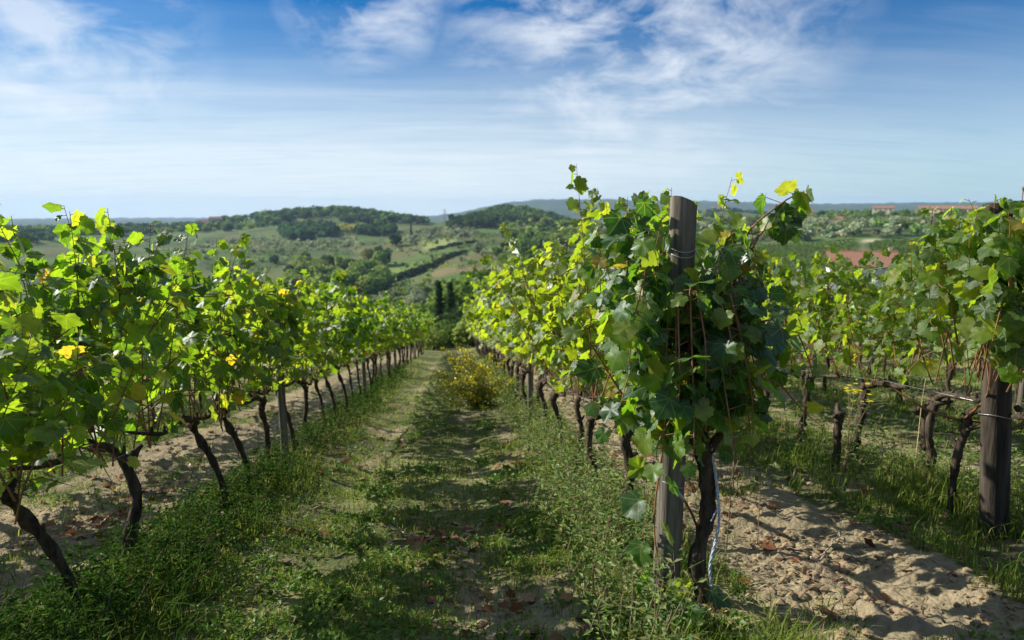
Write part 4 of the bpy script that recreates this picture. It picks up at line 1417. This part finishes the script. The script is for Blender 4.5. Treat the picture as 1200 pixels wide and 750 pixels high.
CROWN_HI = {k: [clump_crown(500 + i, 2600, blob_set(510 + i, k), .085, 1.0).data('crown', M_TREE, shade=False) for i in range(3)] for k in ('round', 'olive')}
CROWN_HI['cypress'] = [clump_crown(530 + i, 1500, blob_set(530 + i, 'cypress'), .075, 1.6).data('crown', M_TREE, shade=False) for i in range(2)]
CROWN_LO = {k: [clump_crown(560 + i, 620, blob_set(570 + i, k), .16, 1.0).data('crown', M_TREE, shade=False) for i in range(4)] for k in ('round', 'olive')}
CROWN_LO['cypress'] = [clump_crown(590, 260, blob_set(590, 'cypress'), .14, 1.6).data('crown', M_TREE, shade=False)]
_tm = MB()
add_tube(_tm, [(0, 0, -.3), (0, 0, 0), (.03, 0, .5), (.0, .03, 1.0)], [.10, .085, .06, .04], 7)
for _a in (0.3, 2.2, 4.4):
    add_tube(_tm, [(0.02, 0, .45), (math.cos(_a) * .25, math.sin(_a) * .25, .8), (math.cos(_a) * .4, math.sin(_a) * .4, 1.1)], [.05, .035, .015], 5)
TRUNK_ME = _tm.data('trunk', M_TRUNK)
HUE = {'dark': (.050, .090, .036), 'mid': (.14, .22, .055), 'pale': (.25, .32, .09), 'olive': (.25, .29, .19), 'yellow': (.29, .30, .08), 'blue': (.062, .112, .058)}
_trng = np.random.default_rng(404)


def tree(px, d, h, kind, hue, label, group, hi=False, name='tree', wide=1.0):
    x, y = at(px, d)
    root = empty(name, (x, y, G(x, y) - .1))
    tag(root, label, 'tree', group)
    me = (CROWN_HI if hi else CROWN_LO)[kind]
    c = link('crown', me[_trng.integers(len(me))], root)
    t = link('trunk', TRUNK_ME, root)
    top = {'round': 1.85, 'olive': 1.5, 'cypress': 3.4}[kind]
    s = h / top
    c.scale = (s * wide, s * wide, s); t.scale = (s * wide, s * wide, s)
    c.rotation_euler = (0, 0, _trng.uniform(0, 6.28))
    hv = np.array(HUE[hue]) * _trng.uniform(.8, 1.25)
    c.color = (*hv, 1)
    return root


# valley trees just beyond the vineyard
tree(513, 118, 13, 'cypress', 'dark', 'left one of the dark cypresses standing at the end of the path', 'cypresses below the vineyard', True, 'cypress_tree', 1.0)
tree(526, 116, 12.5, 'cypress', 'dark', 'right one of the dark cypresses standing at the end of the path', 'cypresses below the vineyard', True, 'cypress_tree', 1.05)
tree(549, 128, 14.5, 'round', 'mid', 'dense rounded tree right of the cypresses at the end of the path', 'trees on the valley floor', True, 'broadleaf_tree', 1.25)
tree(538, 80, 6.0, 'round', 'dark', 'dark low tree in the dip where the path ends', 'trees on the valley floor', True, 'broadleaf_tree', 1.3)
tree(571, 136, 12, 'round', 'mid', 'rounded green tree beside the yellow-leaved row', 'trees on the valley floor', True, 'broadleaf_tree', 1.2)
tree(492, 150, 9.5, 'round', 'mid', 'bushy green tree left of the cypresses', 'trees on the valley floor', True, 'broadleaf_tree', 1.3)
for i, (a_, b_, c_, l_) in enumerate(((505, 44, 1.7, 'low bush closing the left side of the path end'), (517, 47, 2.2, 'bush in the middle of the path end'), (553, 46, 2.4, 'pale bush closing the right side of the path end'), (540, 52, 2.6, 'darker bush just beyond the path end'))):
    tree(a_, b_, c_, 'round', ('pale', 'mid', 'pale', 'dark')[i], l_, 'bushes at the path end', True, 'shrub', 1.2)
NAMED = [(430, 700, 13, 'round', 'yellow'), (448, 620, 17, 'round', 'dark'), (462, 800, 16, 'round', 'dark'), (355, 640, 16, 'round', 'mid'), (400, 610, 14, 'round', 'pale'), (414, 560, 14, 'round', 'pale'),
         (455, 315, 12, 'round', 'olive'), (475, 300, 9, 'olive', 'olive'), (488, 290, 9, 'olive', 'olive'), (435, 470, 9, 'round', 'mid'), (545, 430, 7, 'round', 'dark'), (560, 620, 11, 'round', 'olive'),
         (582, 560, 10, 'round', 'mid'), (481, 900, 22, 'cypress', 'dark'), (283, 690, 14, 'cypress', 'blue'), (318, 720, 10, 'round', 'blue'), (533, 1000, 20, 'round', 'dark'), (548, 960, 17, 'round', 'dark'),
         (615, 640, 17, 'round', 'mid'), (632, 600, 16, 'round', 'mid'), (650, 560, 16, 'round', 'mid'), (600, 690, 15, 'round', 'mid'), (640, 700, 16, 'cypress', 'mid'), (1003, 590, 9, 'round', 'dark'), (962, 980, 14, 'round', 'dark'), (904, 620, 10, 'round', 'mid')]
WHERE = {'round': 'rounded', 'olive': 'low spreading', 'cypress': 'slim upright'}
HUEW = {'dark': 'dark green', 'mid': 'green', 'pale': 'pale green', 'olive': 'grey-green', 'yellow': 'yellowish', 'blue': 'bluish dark'}
PLACE = ['left of the bright meadow', 'at the corner of the bright meadow', 'beyond the bright meadow', 'above the left row leaves', 'in the wooded hollow', 'in front of the wooded hollow', 'below the brown fields',
         'first of a pair below the fields', 'second of a pair below the fields', 'on the edge of the bright meadow', 'alone on the reddish field', 'beside the ploughed strip', 'right of the ploughed strip', 'on the olive slope below the skyline',
         'in the fields over the left row', 'right of the bluish cypress', 'beside the pylon', 'right of the pylon', 'left below the wooded hill', 'below the wooded hill', 'right below the wooded hill', 'near the ploughed strip and the wooded hill',
         'standing in front of the wooded hill', 'at the bend of the farm track', 'on the skyline right of the central post', 'above the left vineyard plot']
for (a, w_) in zip(NAMED, PLACE):
    tree(a[0], a[1], a[2], a[3], a[4], f'{WHERE[a[3]]} {HUEW[a[4]]} tree {w_}', 'trees across the valley', False, 'cypress_tree' if a[3] == 'cypress' else 'olive_tree' if a[3] == 'olive' else 'broadleaf_tree')


def scatter(n, pxr, dr, hr, kinds, hues, label, group, name, mask=None, wide=(1.0, 1.3)):
    k = 0
    while k < n:
        px = _trng.uniform(*pxr); d = math.exp(_trng.uniform(math.log(dr[0]), math.log(dr[1])))
        if mask and not mask(px, d):
            continue
        kd = kinds[_trng.integers(len(kinds))]; hu = hues[_trng.integers(len(hues))]
        tree(px, d, _trng.uniform(*hr), kd, hu, label, group, d < 260, name, _trng.uniform(*wide))
        k += 1


scatter(120, (320, 520), (165, 420), (5, 10), ['round'], ['mid', 'pale', 'pale', 'olive', 'dark', 'mid'], 'bushy green tree in the thicket on the valley floor', 'thicket trees on the valley floor', 'broadleaf_tree')
scatter(50, (480, 600), (170, 330), (4, 8), ['round', 'olive'], ['mid', 'olive', 'mid', 'dark'], 'low bushy tree below the brown fields', 'bushy trees below the fields', 'broadleaf_tree')
scatter(48, (335, 450), (420, 640), (9, 16), ['round'], ['mid', 'pale', 'dark', 'mid', 'pale'], 'leafy tree in the wooded hollow across the valley', 'trees of the wooded hollow', 'broadleaf_tree')
scatter(34, (585, 680), (480, 760), (9, 15), ['round'], ['mid', 'dark', 'mid', 'pale'], 'leafy tree on the slope below the wooded hill', 'trees below the wooded hill', 'broadleaf_tree')
scatter(40, (480, 545), (800, 1000), (5, 7), ['olive'], ['olive'], 'small grey-green olive tree on the hillside left of the pylon', 'olive trees on the middle hill', 'olive_tree')


def hedge(px0, d0, px1, d1, n, h, label):
    mb = MB()
    x0, y0 = at(px0, d0); x1, y1 = at(px1, d1)
    rng = np.random.default_rng(int(px0))
    t = np.linspace(0, 1, n)
    m = 90
    X = np.repeat(x0 + (x1 - x0) * t, m); Y = np.repeat(y0 + (y1 - y0) * t, m)
    hh = np.repeat(h * rng.uniform(.6, 1.2, n), m)
    v = unit(rng.normal(0, 1, (n * m, 3)))
    P = np.stack([X, Y, H(X, Y) + hh * .45], -1) + v * hh[:, None] * np.array([.8, .8, .5])
    nn = unit(v + rng.normal(0, .5, v.shape)); tt = unit(np.cross(nn, rng.normal(0, 1, v.shape))); b = np.cross(nn, tt)
    s = .22 * hh[:, None]
    V = np.stack([P - tt * s, P + b * s * .7, P + tt * s, P - b * s * .7], 1).reshape(-1, 3)
    mb.add(V, np.arange(n * m)[:, None] * 4 + np.array([[0, 1, 2, 3]]))
    o = mb.build('hedge', M_TREE, shade=False)
    o.color = (.035, .055, .024, 1)
    tag(o, label, 'hedge')


hedge(435, 480, 500, 540, 30, 5.0, 'dark hedge under the bright meadow across the valley')
hedge(500, 540, 545, 640, 26, 4.0, 'dark hedge running up between the brown fields')
hedge(505, 690, 560, 720, 22, 3.0, 'dark hedge line above the green fields of the middle hill')


def woods(name, label, spots, hue, hr, seed, lo='round', nf=150, size=.26):
    """a far wood that reads as one mass: one object of many crowns"""
    rng = np.random.default_rng(seed)
    protos = []
    for i in range(4):
        b = clump_crown(seed + i, nf, blob_set(seed + i, lo), size)
        protos.append(np.concatenate(b.v))
    Vs, Cs = [], []
    for (px, d) in spots:
        x, y = at(px, d)
        V = protos[rng.integers(4)] * (rng.uniform(*hr) / (1.85 if lo == 'round' else 1.5)) * np.array([1.1, 1.1, 1.0])
        a = rng.uniform(0, 6.28); c_, s_ = math.cos(a), math.sin(a)
        V = np.stack([V[:, 0] * c_ - V[:, 1] * s_ + x, V[:, 0] * s_ + V[:, 1] * c_ + y, V[:, 2]], -1)
        Vs.append(V)
        Cs.append(np.broadcast_to(np.array(HUE[hue.split('|')[rng.integers(len(hue.split('|')))]]) * rng.uniform(.6, 1.6) * np.array([rng.uniform(.85, 1.2), 1, 1]), V.shape))
    xy = np.array([at(*s) for s in spots])
    zz = H(xy[:, 0], xy[:, 1])
    for V, z in zip(Vs, zz):
        V[:, 2] += z - .3
    V = np.concatenate(Vs)
    mb = MB()
    mb.add(V, np.arange(len(V)).reshape(-1, 4), col=np.concatenate(Cs))
    o = mb.build(name, M_WOODS, shade=False, col=True)
    tag(o, label, 'woods', kind='stuff')


M_WOODS = leaf_mat('wood_foliage', [(0.0, (.65, .70, .7)), (.5, (1.0, 1.0, 1.0)), (1.0, (1.4, 1.35, 1.2))], trans_gain=(1.3, 1.3, 1.0), translu=.35, gloss=0, rough=.6, veins=False, tint=False, attr=True)


def spread(n, pxr, dr, seed, mask=None):
    rng = np.random.default_rng(seed); out = []
    while len(out) < n:
        px = rng.uniform(*pxr); d = rng.uniform(*dr)
        if mask is None or mask(px, d):
            out.append((px, d))
    return out


woods('hill_woods', 'dark wooded ridge on the far left under the skyline', spread(420, (-60, 330), (1250, 1560), 1), 'blue|mid|dark', (9, 15), 1)
woods('hill_woods', 'long wooded ridge in the centre left under the skyline', spread(520, (300, 500), (1230, 1560), 2, lambda p_, d_: d_ > 1330 or p_ > 395), 'blue|mid|dark', (9, 16), 2)
woods('hollow_woods', 'dark round wood standing on the slope below the ridge', spread(150, (330, 392), (960, 1130), 3, lambda p_, d_: ((p_ - 361) / 32) ** 2 + ((d_ - 1050) / 95) ** 2 < 1), 'blue', (12, 19), 3)
woods('hollow_woods', 'smaller dark wood right of the round wood below the ridge', spread(70, (412, 462), (980, 1120), 4, lambda p_, d_: ((p_ - 440) / 24) ** 2 + ((d_ - 1050) / 70) ** 2 < 1), 'dark', (9, 14), 4)
woods('hollow_woods', 'paler yellowish trees on the slope between the two dark woods', spread(80, (385, 430), (1050, 1200), 5), 'yellow', (7, 11), 5)
woods('hill_woods', 'dark wooded hilltop in the centre in front of the blue mountains', spread(460, (540, 675), (1000, 1400), 6, lambda p_, d_: ((p_ - 607) / 62) ** 2 + ((d_ - 1230) / 215) ** 2 < 1), 'blue|mid|dark', (9, 15), 6)
woods('hill_woods', 'trees along the shoulder of the hill beside the wooded hilltop', spread(110, (526, 580), (930, 1050), 7), 'dark', (8, 14), 7)
woods('orchard', 'rows of small grey olive trees under the wooded ridge', spread(300, (200, 420), (820, 1040), 8), 'olive', (4, 6), 8, 'olive', 60, .3)
woods('hill_woods', 'mixed trees on the hill behind the central post', spread(320, (655, 860), (700, 1500), 9), 'mid|olive|dark', (8, 13), 9)
woods('olive_grove', 'dense grey-green olive grove above the vineyard plots on the right', spread(520, (840, 1330), (560, 830), 10, lambda p_, d_: not (1012 < p_ < 1030 and d_ < 620)), 'olive|olive|mid', (5, 8.5), 10, 'olive', 130, .26)
woods('hill_woods', 'darker trees on the crest right of the central post', spread(380, (850, 1330), (820, 1080), 11, lambda p_, d_: d_ > 900 or p_ > 1120), 'mid', (6, 11), 11)
woods('hill_woods', 'bushes along the foot of the right vineyard plot', spread(70, (1035, 1330), (285, 325), 12), 'olive', (3, 5), 12, 'olive')
woods('hill_woods', 'trees around the hilltop village right of the central post', spread(120, (815, 900), (2000, 2450), 13), 'blue', (9, 15), 13)
woods('far_woods', 'dark trees at the far left edge under the horizon', spread(160, (-120, 60), (1000, 1300), 14), 'blue', (9, 14), 14)


woods('hill_woods', 'wooded slope under the wooded hilltop in the centre', spread(170, (592, 700), (720, 1010), 15), 'mid|pale|dark', (7, 12), 15)
woods('scrub', 'low scrub and bushes between the fields across the valley', spread(1700, (235, 690), (240, 1000), 16, lambda p_, d_: float(fbm(np.array([p_ / 16.0]), np.array([d_ / 55.0]), 131, 3)[0]) > .47), 'mid|olive|pale|dark|mid', (1.6, 4.2), 16, 'round', 46, .34)
woods('scrub', 'reddish bushes and vines on the brown fields across the valley', spread(260, (480, 640), (300, 620), 17, lambda p_, d_: float(fbm(np.array([p_ / 16.0]), np.array([d_ / 55.0]), 133, 3)[0]) > .5), 'yellow', (1.2, 2.2), 17, 'round', 40, .36)
woods('orchard', 'lines of small trees on the hillside below the pylon', [(478 + 9 * i + (k % 2) * 4, 830 + 24 * k) for i in range(9) for k in range(8)], 'olive', (3.6, 5), 18, 'olive', 60, .3)


def plot_rows(px0, px1, d0, d1, step, seed, label):
    """a far vineyard plot: leafy rows running up the slope, read as one field"""
    rng = np.random.default_rng(seed)
    mb = MB()
    V_, C_ = [], []
    xa, ya = at((px0 + px1) / 2, (d0 + d1) / 2)
    up = np.array(at((px0 + px1) / 2, d1)) - np.array(at((px0 + px1) / 2, d0)); up /= np.linalg.norm(up)
    sd = np.array([up[1], -up[0]])
    W = (float(px_az(px1)) - float(px_az(px0))) * (d0 + d1) / 2
    k = np.arange(-W * .62, W * .62, step)
    L = (d1 - d0)
    t = np.arange(-L / 2, L / 2, 1.6)
    K, Tt = np.meshgrid(k, t, indexing='ij')
    X = (xa + sd[0] * K + up[0] * Tt).ravel(); Y = (ya + sd[1] * K + up[1] * Tt).ravel()
    a = np.arctan2(X, Y)
    keep = (a > float(px_az(px0))) & (a < float(px_az(px1)))
    X, Y = X[keep], Y[keep]
    Z = H(X, Y)
    for rep in range(5):
        n = len(X)
        P = np.stack([X + rng.normal(0, .25, n), Y + rng.normal(0, .7, n), Z + rng.uniform(.3, 1.5, n)], -1)
        nn = unit(rng.normal(0, 1, (n, 3)) + [0, 0, .4]); tt = unit(np.cross(nn, rng.normal(0, 1, (n, 3)))); b = np.cross(nn, tt)
        s = rng.uniform(.45, .85, (n, 1))
        V = np.stack([P - tt * s, P + b * s * .7, P + tt * s, P - b * s * .7], 1).reshape(-1, 3)
        mb.add(V, np.arange(n)[:, None] * 4 + np.array([[0, 1, 2, 3]]), col=np.array([.10, .16, .04]))
    tag(mb.build('vineyard_plot', M_WOODS, shade=False, col=True), label, 'vineyard', kind='stuff')


plot_rows(1024, 1300, 332, 520, 2.9, 1, 'striped green vineyard plot on the facing slope beyond the red-roofed house')
plot_rows(862, 1006, 310, 545, 2.9, 2, 'green vineyard plot on the facing slope left of the farm track')


# ------------------------------------------------------------------ buildings
def house(name, px, d, w, dep, eave, ridge, wall_m, label, cat='house', rot=0.0, group=None, windows=(), chim=False, lift=0.0):
    x, y = at(px, d)
    az = math.atan2(x, y)
    root = empty(name, (x, y, float(H(np.array([x]), np.array([y]), False)[0]) + lift))
    root.rotation_euler = (0, 0, -az + rot)
    tag(root, label, cat, group)
    mb = MB()
    hw, hd = w / 2, dep / 2
    V = [(-hw, -hd, -3), (hw, -hd, -3), (hw, hd, -3), (-hw, hd, -3), (-hw, -hd, eave), (hw, -hd, eave), (hw, hd, eave), (-hw, hd, eave), (-hw, 0, ridge - .15), (hw, 0, ridge - .15)]
    mb.add(V, [[0, 1, 5, 4], [2, 3, 7, 6], [1, 2, 6, 5], [3, 0, 4, 7]])
    mb.faces([[5, 6, 9], [7, 4, 8]])
    mb.build('wall', wall_m, root, shade=False)
    rf = MB()
    o = .5
    sl = (ridge - eave) / hd
    for s in (-1, 1):
        e = np.array([[-hw - o, s * (hd + o), eave - sl * o], [hw + o, s * (hd + o), eave - sl * o], [hw + o, 0, ridge], [-hw - o, 0, ridge]])
        Q = np.concatenate([e, e + [0, 0, .22]])
        rf.add(Q, [[0, 1, 2, 3], [4, 5, 6, 7], [0, 1, 5, 4], [1, 2, 6, 5], [2, 3, 7, 6], [3, 0, 4, 7]])
    add_tube(rf, [(-hw - o, 0, ridge + .2), (hw + o, 0, ridge + .2)], .16, 8)
    ro = rf.build('roof', M_ROOF, root, shade=False)
    if chim:
        c = MB(); box(c, (hw * .86, 0.4, ridge + .3), (.7, .7, 1.3)); c.build('chimney', M_PINK, ro, shade=False)
    for (wx, wz, ww, wh) in windows:
        m = MB(); box(m, (wx, -hd - .01, wz), (ww, .08, wh)); fo = m.build('window', M_GLASS, root, shade=False)
    return root


house('farm_building', 1014, 150, 11.6, 8, 3.9, 6.3, M_WHITE, 'low white farm building with a red tiled roof behind the right-hand vines', windows=((-3, 2.0, 1.0, 1.3), (1.5, 2.0, 1.0, 1.3)), chim=True, rot=.12, lift=.6)
house('villa', 1035, 985, 24, 14, 7.5, 10, M_PLASTER, 'cream villa on the skyline to the right', lift=4.5, windows=((-8, 5, 1.6, 2), (-3, 5, 1.6, 2), (3, 5, 1.6, 2), (8, 5, 1.6, 2)))
house('villa_wing', 1034, 965, 9, 8, 4, 5.2, M_WHITE, 'small white wing in front of the cream villa', lift=2.5, windows=((-2, 2.4, 1.2, 1.6), (2, 2.4, 1.2, 1.6)))
house('long_barn', 1110, 1000, 62, 14, 6.5, 10, M_PINK, 'long pink building with a brown roof on the right skyline', lift=4.0, rot=-.05, windows=tuple((x_, 4, 2, 2) for x_ in range(-26, 27, 7)))
house('white_house', 1079, 985, 11, 10, 5.6, 7, M_WHITE, 'white house at the left end of the long pink building', lift=3.5)
house('hut', 987, 900, 11, 8, 3.2, 5, M_PINK, 'small pinkish hut among the trees left of the cream villa', lift=1)
house('house', 1190, 1010, 12, 9, 5, 7, M_WHITE, 'pale house on the skyline right of the right-hand post', lift=3)
for i, (px, d, w_, l) in enumerate(((838, 2200, 24, 'leftmost of the pale houses in the hilltop village'), (846, 2230, 20, 'house on the top of the hilltop village'), (853, 2190, 18, 'house right of the top of the hilltop village'),
                                    (828, 2150, 16, 'lower house on the left slope of the hilltop village'), (935, 1350, 22, 'left one of the pinkish houses right of the arching shoot'), (945, 1330, 26, 'middle one of the pinkish houses right of the arching shoot'),
                                    (925, 1370, 16, 'small house beside the pinkish houses under the arching shoot'), (672, 1450, 18, 'left one of the small houses right of the wooded hilltop'), (684, 1440, 18, 'right one of the small houses right of the wooded hilltop'),
                                    (252, 1420, 22, 'tall house on the left ridge'), (240, 1440, 30, 'long house on the left ridge'))):
    house('village_house', px, d, w_, 11, 6.5 + (i % 3) * 1.5 + (5 if i == 9 else 0), 9.5 + (i % 3) * 1.5 + (5 if i == 9 else 0), (M_PINK, M_PLASTER, M_WHITE)[i % 3], l, 'house', .25 * ((i % 3) - 1), 'houses on far hills', ((-3, 4.6, 1.5, 1.9), (3, 4.6, 1.5, 1.9)), lift=2.5 + (6 if i < 3 else 0) + (1 if i in (9, 10) else 0))


def pylon():
    x, y = at(521, 1040)
    root = empty('electricity_pylon', (x, y, G(x, y)))
    tag(root, 'grey lattice electricity pylon on the middle hill', 'pylon')
    mb = MB(); hh = 27.0; b = 2.6
    lv = np.linspace(0, 1, 8)
    for sx in (-1, 1):
        for sy in (-1, 1):
            add_tube(mb, [(sx * b, sy * b, -1), (sx * b * .32, sy * b * .32, hh * .7), (sx * .25, sy * .25, hh)], .22, 4)
    for i in range(7):
        for sx in (-1, 1):
            w0 = np.interp(lv[i], [0, .7, 1], [b, b * .32, .25]); w1 = np.interp(lv[i + 1], [0, .7, 1], [b, b * .32, .25])
            add_tube(mb, [(sx * w0, -w0, lv[i] * hh), (-sx * w1, -w1, lv[i + 1] * hh)], .13, 4)
            add_tube(mb, [(sx * w0, w0, lv[i] * hh), (sx * w1, -w1, lv[i + 1] * hh)], .13, 4)
    mb.build('lattice_mast', M_STEEL, root)
    for z_ in (.72, .84, .95):
        a = MB(); add_tube(a, [(-3.6, 0, z_ * hh), (3.6, 0, z_ * hh)], .2, 4); a.build('crossarm', M_STEEL, root)


pylon()


# ------------------------------------------------------------------ air
def haze():
    m, nt, out = new_mat('valley_haze')
    v = N(nt, 'ShaderNodeVolumePrincipled')
    v.inputs['Color'].default_value = (.50, .74, 1.0, 1)
    v.inputs['Density'].default_value = 0.000075
    v.inputs['Anisotropy'].default_value = .1
    nt.links.new(v.outputs[0], out.inputs['Volume'])
    mb = MB(); box(mb, (0, 0, 0), (24000, 24000, 360))
    o = mb.build('haze', m, shade=False)
    o.location = (0, 0, 160 - 180 + 0.0)
    tag(o, 'thin blue air lying over the valley and far hills', 'haze', kind='stuff')


haze()
